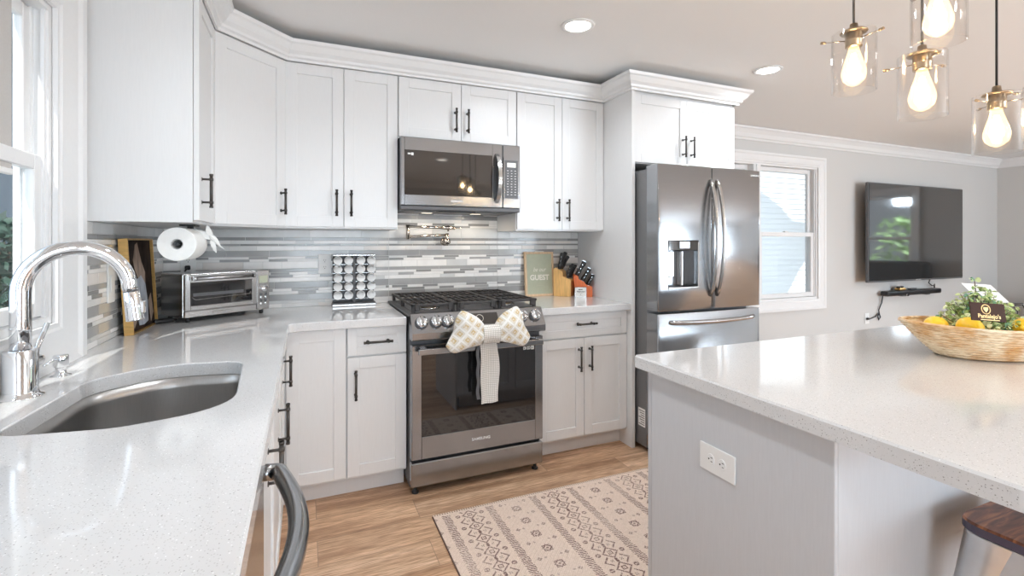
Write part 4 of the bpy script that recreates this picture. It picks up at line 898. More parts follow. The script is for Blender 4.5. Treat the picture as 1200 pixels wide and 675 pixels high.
# gold frame leaning on the window wall
c = thing('picture_frame', 'deep gold frame with a dark picture leaning on the window wall', 'frame', (.03, -.52, .914))
ph = Matrix.Translation((.068, -.712, .9145)) @ Matrix.Rotation(radians(89.0), 4, 'Z') @ Matrix.Rotation(radians(-3.2), 4, 'X')
W_, H_, D_ = .335, .402, .034      # local x runs along the wall, -y to the room
f = MB('gold'); f.M = ph; b_ = .007
f.box(0, b_, 0, D_, 0, H_, .001).box(W_ - b_, W_, 0, D_, 0, H_, .001).box(b_, W_ - b_, 0, D_, 0, b_, .001).box(b_, W_ - b_, 0, D_, H_ - b_, H_, .001); f.build('moulding', c)
art = MB([add_noise(mat('dark_canvas', (0.03, 0.02, 0.016), 0.8, 0, 0.1), nscale=14, amt=0.6), add_noise(mat('muted_drape', (0.30, 0.22, 0.17), 0.8), scale=(1, 1, .3), nscale=40, amt=0.35), add_noise(mat('blue_grey_drape', (0.36, 0.38, 0.42), 0.7), scale=(1, 1, .3), nscale=40, amt=0.3)]); art.M = ph
art.box(b_, W_ - b_, .012, .022, b_, H_ - b_)
def blob(pts, m, y): n = len(pts); art.add([(x, y, z_) for x, z_ in pts] + [(x, y + .001, z_) for x, z_ in pts], [tuple(range(n)), tuple(reversed(range(n, 2 * n)))] + [(i, (i + 1) % n, n + (i + 1) % n, n + i) for i in range(n)], m)
blob([(.12, .375), (.15, .385), (.165, .35), (.19, .30), (.23, .25), (.22, .18), (.18, .20), (.14, .22), (.10, .27), (.085, .31)], 1, 0.0105)
blob([(.10, .22), (.17, .24), (.22, .20), (.24, .12), (.23, .03), (.17, .02), (.11, .025), (.09, .10)], 2, 0.0098)
blob([(.03, .15), (.08, .17), (.09, .05), (.05, .02), (.03, .04)], 1, 0.0104); blob([(.25, .12), (.29, .15), (.31, .06), (.27, .02)], 1, 0.0104)
art.build('picture', c)

# toaster oven
TOX, TOY, TA = .186, -.447, radians(35.5); TWD, TDP = .428, .222
T = XF(TOX, TOY, 0, TA); c = thing('toaster_oven', 'stainless countertop toaster oven set diagonally in the corner', 'toaster oven', (.32, -.22, .914))
b0, b1 = .936, 1.148
mb = MB('steel'); mb.M = T; mb.box(0, TWD, .006, TDP, b0, b1, .006, 0, 2); mb.build('body', c)
fr = MB('steel'); fr.M = T; dw = TWD - .072
fr.box(.003, .030, -.012, .0055, b0 + .036, b1 - .004, .003).box(dw - .026, dw, -.012, .0055, b0 + .036, b1 - .004, .003).box(.029, dw - .025, -.012, .0055, b0 + .036, b0 + .058, .003).box(.029, dw - .025, -.012, .0055, b1 - .044, b1 - .004, .003)
door = fr.build('door', c)
g = MB('blackglass'); g.M = T; g.box(.028, dw - .024, -.0095, .004, b0 + .056, b1 - .042); g.build('window', door)
rk = MB(['steel', 'dkgrey']); rk.M = T
rk.tube([(.035, -.0102, b0 + .10), (.05, -.0102, b0 + .086), (dw - .04, -.0102, b0 + .094), (dw - .032, -.0102, b0 + .108)], .0012, 6).box(.040, dw - .07, -.0104, -.0094, b0 + .102, b0 + .118, .002, 1); rk.build('rack', door)
h = MB('steel'); h.M = T; h.cyl((.040, -.038, b1 - .022), (dw - .036, -.038, b1 - .022), .0095, 18).cyl((.030, -.038, b1 - .022), (.042, -.038, b1 - .022), .011, 18).cyl((dw - .038, -.038, b1 - .022), (dw - .026, -.038, b1 - .022), .011, 18).cyl((.036, -.012, b1 - .022), (.036, -.038, b1 - .022), .007, 12).cyl((dw - .032, -.012, b1 - .022), (dw - .032, -.038, b1 - .022), .007, 12); h.build('handle', door)
h = MB('steel'); h.M = T; h.box(.003, dw, -.010, .0055, b0 + .002, b0 + .033, .003).box(.13, .22, -.014, -.009, b0 + .012, b0 + .024, .003); h.build('crumb_tray', c)
h = MB('steel'); h.M = T; h.box(dw + .003, TWD - .001, -.010, .0055, b0, b1, .003); p_ = h.build('control_panel', c)
h = MB(['steel', 'dkgrey', 'sage', 'chrome']); h.M = T; xm = (dw + TWD) / 2
h.box(xm - .024, xm + .024, -.0115, -.0095, b1 - .068, b1 - .028, .001, 2).lathe([(.0165, 0), (.0165, .012), (.014, .016), (0, .0165)], (xm, -.010, b1 - .098), (0, -1, 0), 20, 3)
for i in range(4):
    for j in (-1, 1): h.lathe([(.0075, 0), (.0075, .0025), (.005, .004), (0, .0042)], (xm + j * .013, -.010, b1 - .128 - i * .0165), (0, -1, 0), 12, 1 if (i + j) % 2 else 3)
h.build('button', p_)
for x, y in ((.03, .02), (TWD - .03, .02), (.03, TDP - .03), (TWD - .03, TDP - .03)):
    h = MB('black'); h.M = T; h.lathe([(.010, .9145), (.011, .925), (.009, b0 + .001)], (x, y, 0), n=12); h.build('foot', c)
k = MB('black'); k.M = XF(.085, -.385, 0, radians(38)); k.box(-.035, .05, -.022, .022, .9145, .934, .006, 0, 2).tube([(.048, 0, .925), (.065, -.003, .922), (.075, .01, .919)], .005, 8); tag(k.build('power_adapter', loc=(.085, -.385, .9145)), 'black power brick lying beside the toaster oven', 'adapter')

# paper roll and bird under the wall cabinet
c = thing('paper_roll', 'white paper roll hanging under the wall cabinet beside the gold frame', 'paper roll', (.262, -.81, 1.29))
rx, rz_ = .262, 1.292
MB(['paper', 'cream']).lathe([(.064, -.93), (.0655, -.928), (.0655, -.707), (.064, -.705), (.021, -.705), (.021, -.93), (.064, -.93)], (rx, 0, rz_), (0, 1, 0), 40, 0, smooth=False, caps=False).build('roll', c)
MB('cabgap').lathe([(.021, -.9305), (.0185, -.9305), (.0185, -.7045), (.021, -.7045)], (rx, 0, rz_), (0, 1, 0), 28, 0, caps=False).build('core', c)
hh = MB('black'); hh.cyl((rx, -.93, rz_), (rx, -.69, rz_), .007, 14).box(rx - .012, rx + .012, -.692, -.684, rz_ - .01, 1.3745, .002).box(rx - .03, rx + .03, -.75, -.665, 1.368, 1.3746, .002)
tag(hh.build('paper_roll_holder', loc=(rx, -.69, 1.3745)), 'black paper roll holder screwed under the wall cabinet', 'holder')
bd = MB('paper'); bx_, by_, bz_ = .346, -.735, 1.322
def wing(p0, p1, wid, tip, th=.0022, nn=10):
    p0 = Vector(p0); p1 = Vector(p1); d = (p1 - p0); up = Vector((-d.z, 0, d.x)).normalized(); L1 = []; L2 = []
    for i in range(nn + 1):
        t = i / nn; w = wid * (sin(pi * (t * .85 + .12)) ** .8) * (1 - t * .3); q = p0 + d * t + Vector((0, -.010 * sin(pi * t), 0)); L1.append(q + up * w); L2.append(q - up * w)
    m_ = len(L1); vs = []
    for off in (-th, th): vs += [p + Vector((0, off, 0)) for p in L1] + [p + Vector((0, off, 0)) for p in L2]
    fs = []
    for s_ in (0, 2 * m_):
        for i in range(m_ - 1): fs.append((s_ + i, s_ + i + 1, s_ + m_ + i + 1, s_ + m_ + i))
    for a in (0, m_):
        for i in range(m_ - 1): fs.append((a + i, a + i + 1, a + 2 * m_ + i + 1, a + 2 * m_ + i))
    fs += [(0, m_, 3 * m_, 2 * m_), (m_ - 1, 2 * m_ - 1, 4 * m_ - 1, 3 * m_ - 1)]; bd.add(vs, fs, 0, False)
wing((bx_, by_, bz_ - .005), (bx_ - .072, by_ + .004, bz_ + .034), .016, 0); wing((bx_, by_, bz_), (bx_ - .014, by_ - .004, bz_ + .050), .013, 0)
wing((bx_ + .002, by_, bz_ - .01), (bx_ + .020, by_, bz_ - .068), .010, 0)
bd.tube([(bx_ - .008, by_, bz_ + .012), (bx_ + .006, by_, bz_ - .004), (bx_ + .018, by_, bz_ - .016), (bx_ + .024, by_, bz_ - .026), (bx_ + .034, by_, bz_ - .040), (bx_ + .050, by_, bz_ - .052)], [.006, .012, .010, .007, .003, .0008], 12)
tag(bd.build('bird_ornament', loc=(bx_, by_, bz_)), 'white hummingbird ornament perched on the end of the paper roll', 'ornament')

# spice rack
c = thing('spice_rack', 'steel framed spice rack holding rows of small jars on the counter', 'rack', (.997, -.06, .914))
mb = MB(['steel', 'dkgrey']); mb.box(.868, 1.124, -.108, -.012, .9145, .930, .003).box(.872, 1.120, -.100, -.020, .930, .936, .001, 1); mb.build('base', c)
MB('steel').box(.872, 1.120, -.098, -.020, 1.217, 1.227, .003).build('top_plate', c)
mb = MB(['dkgrey', 'steel']); mb.box(.990, 1.004, -.070, -.024, .936, 1.217).box(.874, 1.118, -.030, -.022, .936, 1.217)
for r_ in range(5):
    z_ = 1.1905 - r_ * .0525 - .0265; mb.box(.874, 1.118, -.045, -.028, z_ - .001, z_ + .001, 0, 1)
mb.build('frame', c)
proto = None
cols = (.9005, .9625, 1.0335, 1.0950)
for r_ in range(5):
    for k_, x in enumerate(cols):
        z_ = 1.1905 - r_ * .0525
        lab = 'silver lidded spice jar in the %s row of the counter rack, %s' % (('top', 'second', 'middle', 'fourth', 'bottom')[r_], ('leftmost', 'second from the left', 'second from the right', 'rightmost')[k_])
        if proto is None:
            proto = thing('spice_jar', lab, 'jar', (x, -.06, z_), 0, 'spice jars in the counter rack')
            MB('glass').lathe([(.019, -.030), (.023, -.026), (.023, .024), (.0, .026)], (0, 0, 0), (0, -1, 0), 20).build('jar_body', proto, local=True)
            MB(mat('ground_spice', (.30, .16, .07), .9)).lathe([(.0215, -.016), (.0215, .0225), (0, .0226)], (0, 0, 0), (0, -1, 0), 16).build('spice', proto, local=True)
            MB(['white', 'white']).lathe([(.0252, .0265), (.0255, .028), (.0255, .040), (.0242, .0415)], (0, 0, 0), (0, -1, 0), 24, 0).lathe([(.0238, .0415), (.0236, .0412), (0, .0413)], (0, 0, 0), (0, -1, 0), 24, 1).build('lid', proto, local=True)
        else: dup(proto, (x, -.06, z_), label=lab)

# pot filler
c = thing('pot_filler', 'folding brushed nickel pot filler faucet above the range', 'faucet', (1.585, -.01, 1.306))
m_ = 'nickel'
MB(m_).lathe([(.030, .0078), (.030, .014), (.022, .020), (.018, .022), (.018, .060), (.020, .064), (.020, .085), (.0, .087)], (1.582, 0, 1.306), (0, -1, 0), 28).build('wall_flange', c)
MB(m_).cyl((1.582, -.072, 1.300), (1.582, -.072, 1.360), .0115, 18).cyl((1.582, -.072, 1.278), (1.582, -.072, 1.302), .006, 12).build('lower_joint', c)
MB(m_).cyl((1.590, -.072, 1.350), (1.322, -.080, 1.334), .0080, 16).build('arm', c)
MB(m_).cyl((1.322, -.080, 1.320), (1.322, -.080, 1.412), .0115, 18).build('elbow', c)
MB(m_).cyl((1.326, -.086, 1.400), (1.560, -.086, 1.396), .0080, 16).build('arm', c)
MB(m_).cyl((1.545, -.086, 1.397), (1.628, -.086, 1.394), .0125, 18).cyl((1.585, -.086, 1.410), (1.585, -.086, 1.372), .007, 14).cyl((1.60, -.086, 1.394), (1.66, -.125, 1.392), .004, 10).build('valve', c)

# framed sign
SG = Matrix.Translation((2.160, -.060, .9148)) @ Matrix.Rotation(radians(-5), 4, 'X'); SW, SH = .232, .318
c = thing('framed_sign', 'pale wood framed sage green sign leaning on the backsplash', 'sign', (2.28, -.05, .914))
f = MB('lightwood'); f.M = SG; f.box(0, .015, 0, .018, 0, SH, .001).box(SW - .015, SW, 0, .018, 0, SH, .001).box(.015, SW - .015, 0, .018, 0, .015, .001).box(.015, SW - .015, 0, .018, SH - .015, SH, .001); f.build('frame', c)
f = MB('sage'); f.M = SG; f.box(.014, SW - .014, .006, .014, .014, SH - .014); bo = f.build('board', c)
f = MB('cream'); f.text('GUEST', .052, SG @ Matrix.Translation((SW / 2, .0055, .132)) @ Matrix.Rotation(pi / 2, 4, 'X'), bold=.0018, sx=.98).build('lettering', bo, fix=False); f = MB('cream'); f.text('be our', .044, SG @ Matrix.Translation((SW / 2, .0055, .190)) @ Matrix.Rotation(pi / 2, 4, 'X'), shear=.35, sx=.85)
f.build('lettering', bo, fix=False); f = MB('cream'); f.text('. . . . . . . . .', .014, SG @ Matrix.Translation((SW / 2, .0055, .078)) @ Matrix.Rotation(pi / 2, 4, 'X')).build('lettering', bo, fix=False)

# knife blocks -- local x = forward (lean direction), profile in x,z
def knife_block(name, label, T, wood, wid, prof, slots, group, klabel, scale=1.0, silver=False):
    c = thing(name, label, 'knife block', T.translation[:]); mb = MB(wood); mb.M = T; n = len(prof)
    mb.add([(x, -wid / 2, z_) for x, z_ in prof] + [(x, wid / 2, z_) for x, z_ in prof], [tuple(range(n)), tuple(reversed(range(n, 2 * n)))] + [(i, n + i, n + (i + 1) % n, (i + 1) % n) for i in range(n)]); mb.build('block', c)
    pk = None
    for i, (x, y, z_, L, s_, ang) in enumerate(slots):
        a = radians(ang); Dr = T.to_3x3() @ Vector((sin(a), 0, cos(a))); side = T.to_3x3() @ Vector((0, 1, 0)); P0 = T @ Vector((x, y, z_))
        fw = side.cross(Dr).normalized()
        Q = Matrix((( fw.x, side.x, Dr.x, P0.x), (fw.y, side.y, Dr.y, P0.y), (fw.z, side.z, Dr.z, P0.z), (0, 0, 0, 1)))
        k = thing('kitchen_knife', klabel[i], 'knife', P0[:], 0, group)
        m1 = MB(['black', 'chrome']); m1.M = Q; hw = .0128 * s_; th = .0066 * s_
        segs = [(0, .70), (.15, .95), (.35, 1.0), (.55, .88), (.8, 1.02), (.93, 1.18), (1, .75)]
        vs = []; N = 12
        for t, w in segs:
            for j in range(N): q = 2 * pi * j / N; vs.append((hw * w * cos(q) + (.004 * t * t), th * sin(q), .004 + L * t))
        m1.add(vs, [(a_ * N + j, a_ * N + (j + 1) % N, (a_ + 1) * N + (j + 1) % N, (a_ + 1) * N + j) for a_ in range(len(segs) - 1) for j in range(N)] + [tuple(reversed(range(N))), tuple((len(segs) - 1) * N + j for j in range(N))], 0, [True] * (N * (len(segs) - 1)) + [False] * 2)
        for t in (.25, .5, .75): m1.lathe([(.0022, -th * 1.04), (.0022, th * 1.04)], (0.001, 0, .004 + L * t), (0, 1, 0), 8, 1)
        if silver: m1.box(-hw * .9, hw * .95, -th * .35, th * .35, .004 + L * .985, .004 + L * 1.02, .001, 1)
        m1.build('handle', k)
        m2 = MB('chrome'); m2.M = Q; m2.box(-.008 * s_, .008 * s_, -.0012, .0012, -.02, .006); m2.build('blade', k)
    return c
Tn = XF(2.400, -.056, .9148, radians(-46))
prof = [(0, 0), (.125, 0), (.125, .118), (.068, .142), (.064, .176), (.010, .205), (-.004, .19)]
sl = []; kl = []
pos = ('back left', 'back middle', 'back right'); 
for i, y in enumerate((-.031, .0, .031)): sl.append((.036, y, .190, (.118, .128, .105)[i], 1.1, (10, 16, 24)[i])); kl.append('black handled knife in the maple block, %s of the tall upper slots' % ('left one', 'middle one', 'right one')[i])
for i, y in enumerate((-.033, -.011, .011, .033)): sl.append((.098, y, .129, (.095, .105, .098, .10)[i], .85, 14 + 3 * i)); kl.append('black handled steak knife in the maple block, %s of the front slots' % ('first from the left', 'second from the left', 'third from the left', 'last')[i])
knife_block('knife_block', 'light maple knife block with black handled knives beside the guest sign', Tn, 'blockwood', .088, prof, sl, 'knives in the light maple block', kl)
sl = []; kl = []
for i, y in enumerate((-.030, .0, .030)): sl.append((.006, y, .143, (.118, .112, .105)[i], 1.1, 26 + 3 * i)); kl.append('black and steel knife in the orange block, %s of the upper slots' % ('nearest one', 'middle one', 'farthest one')[i])
for i, y in enumerate((-.033, -.011, .011, .033)): sl.append((.046, y, .112, .100, .95, 28 + 2 * i)); kl.append('black and steel knife in the orange block, %s in the middle slots' % ('nearest one', 'second nearest', 'third nearest', 'farthest one')[i])
for i, y in enumerate((-.034, -.017, .0, .017, .034)): sl.append((.088, y, .082, .078, .8, 22 + 2 * i)); kl.append('small steel trimmed knife in the orange block, %s in the low end row' % ('nearest one', 'second nearest', 'middle one', 'fourth nearest', 'farthest one')[i])
Tn = XF(2.500, -.165, .9148, radians(-25))
prof = [(0, 0), (.116, 0), (.116, .072), (.068, .088), (.060, .106), (.022, .122), (.016, .148), (-.012, .158), (-.016, .14)]
knife_block('knife_block', 'orange stained knife block with black and steel knives at the counter end', Tn, 'redwood', .088, prof, sl, 'knives in the orange block', kl, silver=True)
c = thing('small_sign', 'small white framed card sign in front of the orange knife block', 'sign', (2.53, -.235, .914))
Q = Matrix.Translation((2.462, -.222, .9146)) @ Matrix.Rotation(radians(-22), 4, 'Z')
f = MB('steel'); f.M = Q; f.box(0, .082, 0, .016, 0, .071, .0015); f.build('frame', c)
f = MB('paper'); f.M = Q; f.box(.004, .078, -.0008, .001, .004, .067); bo = f.build('card', c)
f = MB('ink'); f.M = Q; f.text('Thank you!', .0125, Matrix.Translation((.041, -.0012, .040)) @ Matrix.Rotation(pi / 2, 4, 'X'), bold=.0004).text('MANY', .0105, Matrix.Translation((.041, -.0012, .054)) @ Matrix.Rotation(pi / 2, 4, 'X'), bold=.0004)
f.box(.024, .058, -.0012, -.0008, .0275, .0284).lathe([(.0025, 0), (.0025, .0003)], (.041, -.0009, .020), (0, -1, 0), 10).box(.028, .054, -.0012, -.0008, .0105, .0112); f.build('lettering', bo, fix=False)

# bow on the oven handle
c = thing('fabric_bow', 'large patterned cloth bow with a checked tail tied on the oven handle', 'bow', (1.60, -.79, .76))
KX, KY, KZ = 1.604, -.797, .826
def loop(sgn, W_, ztop, zbot, tilt):
    def fn(u, v):
        a = 2 * pi * v; g = sin(min(1, u * 1.02) * pi * .5) ** .75; end = sqrt(1 - max(0, (u - .72) / .28) ** 2 * .62)
        hgt = (.030 + ((ztop - zbot) / 2 - .030) * g) * end; cz = KZ + ((ztop + zbot) / 2 - KZ) * g
        th = (.014 + .038 * sin(pi * min(1, u * .9)) ** .8) * sqrt(1 - max(0, (u - .72) / .28) ** 2 * .8)
        wr = .006 * sin(a * 5 + 1.2 * sgn + 2 * u) * (1 - u) ** .6 + .0035 * sin(a * 3 + 5 * u) + .003 * sin(9 * u + 2 * a)
        x = KX + sgn * (.024 + W_ * u + tilt * u * (cos(a)) * .5 + .010 * sin(a * 2 + 1) * u)
        return (x, KY - .018 + (th + wr) * sin(a), cz + (hgt + wr) * cos(a))
    mb = MB('bowcloth'); mb.grid(fn, 26, 40)
    n_ = 41; ends = [fn(1, j / 40) for j in range(40)]; cc = Vector((0, 0, 0))
    for p in ends: cc += Vector(p)
    cc /= 40; mb.add(ends + [tuple(cc)], [(j, (j + 1) % 40, 40) for j in range(40)], 0, True); return mb.build('loop', c)
loop(-1, .176, .958, .742, -.055); loop(1, .170, .966, .752, -.050)
def knot(u, v):
    a = 2 * pi * v; x = -.046 + .092 * u; pinch = 1 + .10 * (abs(u - .5) * 2) ** 2 + .03 * sin(a * 7 + 3 * u)
    return (KX + x, KY - .020 + .034 * pinch * sin(a), KZ + .046 * pinch * cos(a))
kn = MB('gingham'); kn.grid(knot, 12, 36)
for u in (0, 1): kn.add([knot(u, j / 36) for j in range(36)] + [(KX + (-.046 if u == 0 else .046), KY - .02, KZ)], [(j, (j + 1) % 36, 36) for j in range(36)], 0, True)
kn.build('knot', c)
def tail(u, v, off=0.0):
    z_ = .800 - .345 * u; x = KX - .052 + .100 * v + .010 * sin(3 * u) + .004 * sin(8 * u + 4 * v); y = -.784 + .010 * (u * (1 - u)) * 4 - .0055 * sin(7 * v + 3 * u) * min(1, 3 * u)
    return (x + .008 * u, y - .004 + off, z_ + .006 * v)
tl = MB('gingham'); tl.grid(lambda u, v: tail(u, v), 24, 14).grid(lambda u, v: tail(u, v, .003), 24, 14)
tl.build('tail', c)
lc = MB('dkgrey'); lc.grid(lambda u, v: (KX - .062 + .018 * v + .003 * sin(20 * u), -.778, .79 - .31 * u), 24, 3).grid(lambda u, v: (KX - .062 + .018 * v + .003 * sin(20 * u), -.776, .79 - .31 * u), 24, 3); lc.build('back_tail', c)
wr_ = MB('gingham'); wr_.add([], [])
def wrap(u, v):
    a = 2 * pi * v; return (KX - .030 + .060 * u, -.758 + .016 * sin(a), .749 + .0225 * cos(a))
wr_.grid(wrap, 4, 20); wr_.build('strap', c)

# rug -------------------------------------------------------------------
RX_0, RX_1, RY_0, RY_1 = 1.275, 3.05, -1.72, -.925
cell = .0045; nx = int((RX_1 - RX_0) / cell); ny = int((RY_1 - RY_0) / cell)
def rug_on(i, j):
    """motifs in bands that run across the rug: returns darkness 0..1"""
    b = (i + 92) % 100
    if b < 9 or 48 <= b < 57:                                            # dense flecked bands
        e = min(b % 48, 8 - b % 48) if b >= 48 else min(b, 8 - b)
        return .95 if ((b + j) % 4 < 2) != ((b - j) % 6 < 2) and (e > 0 or j % 3) else 0
    if b < 48:
        x = b - 28; q = 22; y = j % q - q // 2; yh = (j + q // 2) % q - q // 2; d = abs(x) + abs(y)
        if 7 <= d <= 8 or abs(x) <= 1 and abs(y) >= 9: return .9              # lozenge chain
        if max(abs(x), abs(y)) == 2 or d == 0: return .95
        for sx in (-1, 1):
            u = sx * x - 10
            if -1 <= u - (5 - abs(yh)) * .9 + 2 <= .6 and abs(yh) <= 6: return .9  # chevrons
            if abs(u - 3) <= 1 and 1 <= abs(y) <= 2 or abs(u - 3) == 2 and abs(y) <= 1: return .85
        if abs(abs(x) - 5) <= 1 and abs(yh) <= 1 and (x + yh) % 2: return .8
        return 0
    x = b - 78; q = 24; y = j % q - q // 2; yh = (j + q // 2) % q - q // 2; d = abs(x) + abs(y)
    if 4 <= d <= 5 or max(abs(x), abs(y)) == 4 and d > 5 or d <= 1: return .85
    if abs(abs(x) - 14) + abs(yh) in (1, 2): return .7
    if abs(abs(x) - 8) + abs(yh) <= 1: return .5
    return 0
rr = random.Random(4); noise = {}
vs = []; fs = []; cols_ = []
for i in range(nx + 1):
    for j in range(ny + 1):
        vs.append((RX_0 + i * cell, RY_0 + j * cell, .0075 + .0012 * ((i * 7 + j * 13) % 5) / 5))
for i in range(nx):
    for j in range(ny):
        fs.append((i * (ny + 1) + j, (i + 1) * (ny + 1) + j, (i + 1) * (ny + 1) + j + 1, i * (ny + 1) + j + 1))
        d = rug_on(i, j) if 3 < j < ny - 3 else 0
        wear = .55 + .45 * sin(i * .045 + 1.1) * sin(j * .05) + rr.uniform(-.3, .3)
        if d and rr.random() < .16: d *= .45
        d *= max(.62, min(1, wear + .5)); t = rr.uniform(-.05, .05)
        base = (.72 + t, .575 + t, .475 + t); ink = (.14, .065, .058)
        cols_.append(tuple(base[q] * (1 - d) + ink[q] * d for q in range(3)))
rug = MB(['rug', mat('rug_edge', (.16, .10, .08), .95)]); rug.add(vs, fs); rug.box(RX_0 - .004, RX_1 + .004, RY_0 - .004, RY_1 + .004, .0008, .0072, .001, 1)
def fringe():
    for i in range(int((RX_1 - RX_0) / .012)):
        x = RX_0 + i * .012
        for y, s_ in ((RY_1, 1), (RY_0, -1)): rug.box(x, x + .007, y - .004, y + s_ * .009, .002, .0085, 0, 0)
fringe()
ro = rug.build('rug', loc=(2.1, -1.3, 0), fix=False)
ca = ro.data.color_attributes.new('Col', 'FLOAT_COLOR', 'CORNER'); buf = []
nf = len(fs)
for p in ro.data.polygons:
    col_ = cols_[p.index] if p.index < nf else (.72, .58, .47)
    buf += list(col_ + (1.0,)) * len(p.vertices)
ca.data.foreach_set('color', buf)
tag(ro, 'cream runner rug with brown geometric motifs on the wood floor', 'rug')

# ================================================================== lamps
def recessed(x, y, label, proto=[None]):
    if proto[0] is None:
        c = thing('recessed_ceiling_light', label, 'ceiling light', (x, y, CEIL), 0, 'recessed ceiling lights')
        MB('white').lathe([(.086, -.001), (.084, -.006), (.068, -.008), (.064, -.004), (.064, -.001)], (0, 0, 0), n=32).build('trim_ring', c, local=True)
        MB('lampcore').lathe([(.0, -.005), (.063, -.005), (.063, -.003), (.0, -.003)], (0, 0, 0), n=32, caps=False).build('lens', c, local=True)
        d = bpy.data.lights.new('downlight', 'AREA'); d.shape = 'DISK'; d.size = .12; d.energy = DOWN_W; d.color = (0.89, .945, 1.0); d.spread = radians(150)
        o = bpy.data.objects.new('downlight', d); COL.objects.link(o); o.parent = c; o.location = (0, 0, -.012); proto[0] = c; return c
    return dup(proto[0], (x, y, CEIL), label=label)
recessed(2.00, -1.03, 'recessed ceiling light in front of the range, nearest the middle of the photo')
recessed(3.45, -.96, 'recessed ceiling light beside the refrigerator cabinet')
for x, y, w in ((.98, -1.75, 'above the aisle beside the sink'), (.95, -3.9, 'behind the camera near the sink counter'), (2.4, -3.9, 'behind the camera on the left'), (3.6, -3.9, 'behind the camera past the island'), (.75, -5.2, 'in the front left corner of the room'),
                (5.4, -3.2, 'over the middle of the living room'), (7.4, -3.2, 'over the right side of the living room'), (5.4, -5.2, 'near the front wall'), (7.4, -5.2, 'in the front right corner of the room')):
    recessed(x, y, 'added unseen ceiling light ' + w)  # fill downlights added out of view to brighten the room

def pendant(x, y, zb, label, rot, proto=[None]):
    """zb = height of the bulb's middle"""
    if proto[0] is None:
        c = thing('pendant_lamp', label, 'pendant lamp', (x, y, zb), rot, 'glass pendant lamps over the island'); L = dict(local=True)
        MB('brass').lathe([(.0, .088), (.034, .088), (.036, .091), (.034, .094), (.012, .096), (.010, .115), (.006, .117), (.0, .117)], n=28).build('socket_cap', c, **L)
        MB('brass').lathe([(.021, .088), (.022, .086), (.022, .070), (.0235, .068), (.0235, .064), (.022, .062), (.022, .048), (.0215, .046), (.0, .046)], n=24).build('socket', c, **L)
        R_ = .0565; g = MB('shadeglass')
        for r_ in (R_, R_ - .0028): g.lathe([(r_, -.088), (r_, .088)], n=48, caps=False)
        for z_ in (-.088, .088): g.lathe([(R_ - .0028, z_), (R_, z_)], n=48, caps=False)
        g.build('glass_shade', c, fix=False, **L)
        for k in range(3):
            s_ = MB(['nickel', 'brass']); a = 2 * pi * k / 3; d_ = Vector((cos(a), sin(a), 0)); z_ = Vector((0, 0, .066))
            s_.cyl(d_ * .020 + z_, d_ * .078 + z_, .0016, 8).cyl(d_ * .076 + z_, d_ * .088 + z_, .0042, 12, 1).build('thumbscrew', c, **L)
        b_ = MB('bulbglass').lathe([(.013, .046), (.0135, .040), (.017, .026), (.026, -.004), (.0315, -.026), (.0318, -.038), (.027, -.054), (.016, -.065), (.006, -.070), (.0, -.071)], n=32, caps=False).build('bulb', c, **L)
        f_ = MB('filament')
        for k in range(6):
            a = 2 * pi * k / 6; f_.tube([(.005 * cos(a), .005 * sin(a), .026), (.0105 * cos(a), .0105 * sin(a), .0), (.011 * cos(a), .011 * sin(a), -.030)], .0012, 6)
        f_.build('filament', b_, **L)
        d = bpy.data.lights.new('bulb_light', 'POINT'); d.energy = BULB_W; d.color = (1.0, .78, .52); d.shadow_soft_size = .02
        o = bpy.data.objects.new('bulb_light', d); COL.objects.link(o); o.parent = b_; o.location = (0, 0, -.012)
        proto[0] = c
    else: c = dup(proto[0], (x, y, zb), rot, label)
    top = CEIL - zb; cd = MB('dkgrey').tube([(0, 0, .115), (0, 0, top - .02)], .0032, 8).build('cord', c, local=True)
    MB('brass').lathe([(.0, top - .001), (.055, top - .001), (.056, top - .016), (.05, top - .022), (.0, top - .023)], n=28).build('canopy', c, local=True)
    return c
pendant(2.235, -2.226, 1.838, 'glass cylinder pendant lamp hanging furthest left of the island cluster', .4)
pendant(2.335, -2.350, 1.742, 'glass cylinder pendant lamp hanging low and second from the left', -.15)
pendant(2.225, -2.440, 1.900, 'glass cylinder pendant lamp hanging highest, cut off by the top edge', 1.1)
pendant(2.675, -2.375, 1.662, 'glass cylinder pendant lamp hanging lowest near the right edge', .9)
pendant(2.86, -2.425, 1.705, 'glass cylinder pendant lamp at the right edge of the photo with only its screws showing', .35)

# ================================================================== on the island
BX, BY, BA = 2.850, -2.282, radians(-23)
c = thing('wicker_basket', 'oval woven wicker basket holding lemons and a plant on the island', 'basket', (BX, BY, .914), BA)
def bk(t):  # height fraction -> half-length, half-width
    return .152 + .118 * t ** .85, .092 + .070 * t ** .85
def wall(u, v, off=0.0):
    a = 2 * pi * v; rx_, ry_ = bk(u); rows_ = 13; w = .0050 * abs(sin(u * rows_ * pi)) + .0011 * sin(u * rows_ * pi) * sin(v * 2 * pi * 44)
    lift = .010 * (cos(a) ** 2) * u
    return ((rx_ + w - off) * cos(a), (ry_ + w - off) * sin(a), .003 + .104 * u + lift)
mb = MB('wicker'); mb.grid(lambda u, v: wall(u, v), 64, 180).grid(lambda u, v: wall(u, v, .005), 16, 90)
mb.lathe([(0, .001), (.150, .001), (.152, .006), (0, .006)], n=60, ell=(1, .58)); mb.build('weave', c, local=True)
rim = [wall(1, j / 60, .002) for j in range(61)]
mb = MB('wicker'); mb.tube(rim, .0055, 8, cap=False); mb.build('rim', c, local=True)
TB = Matrix.Translation((BX, BY, .914)) @ Matrix.Rotation(BA, 4, 'Z')
lp = None
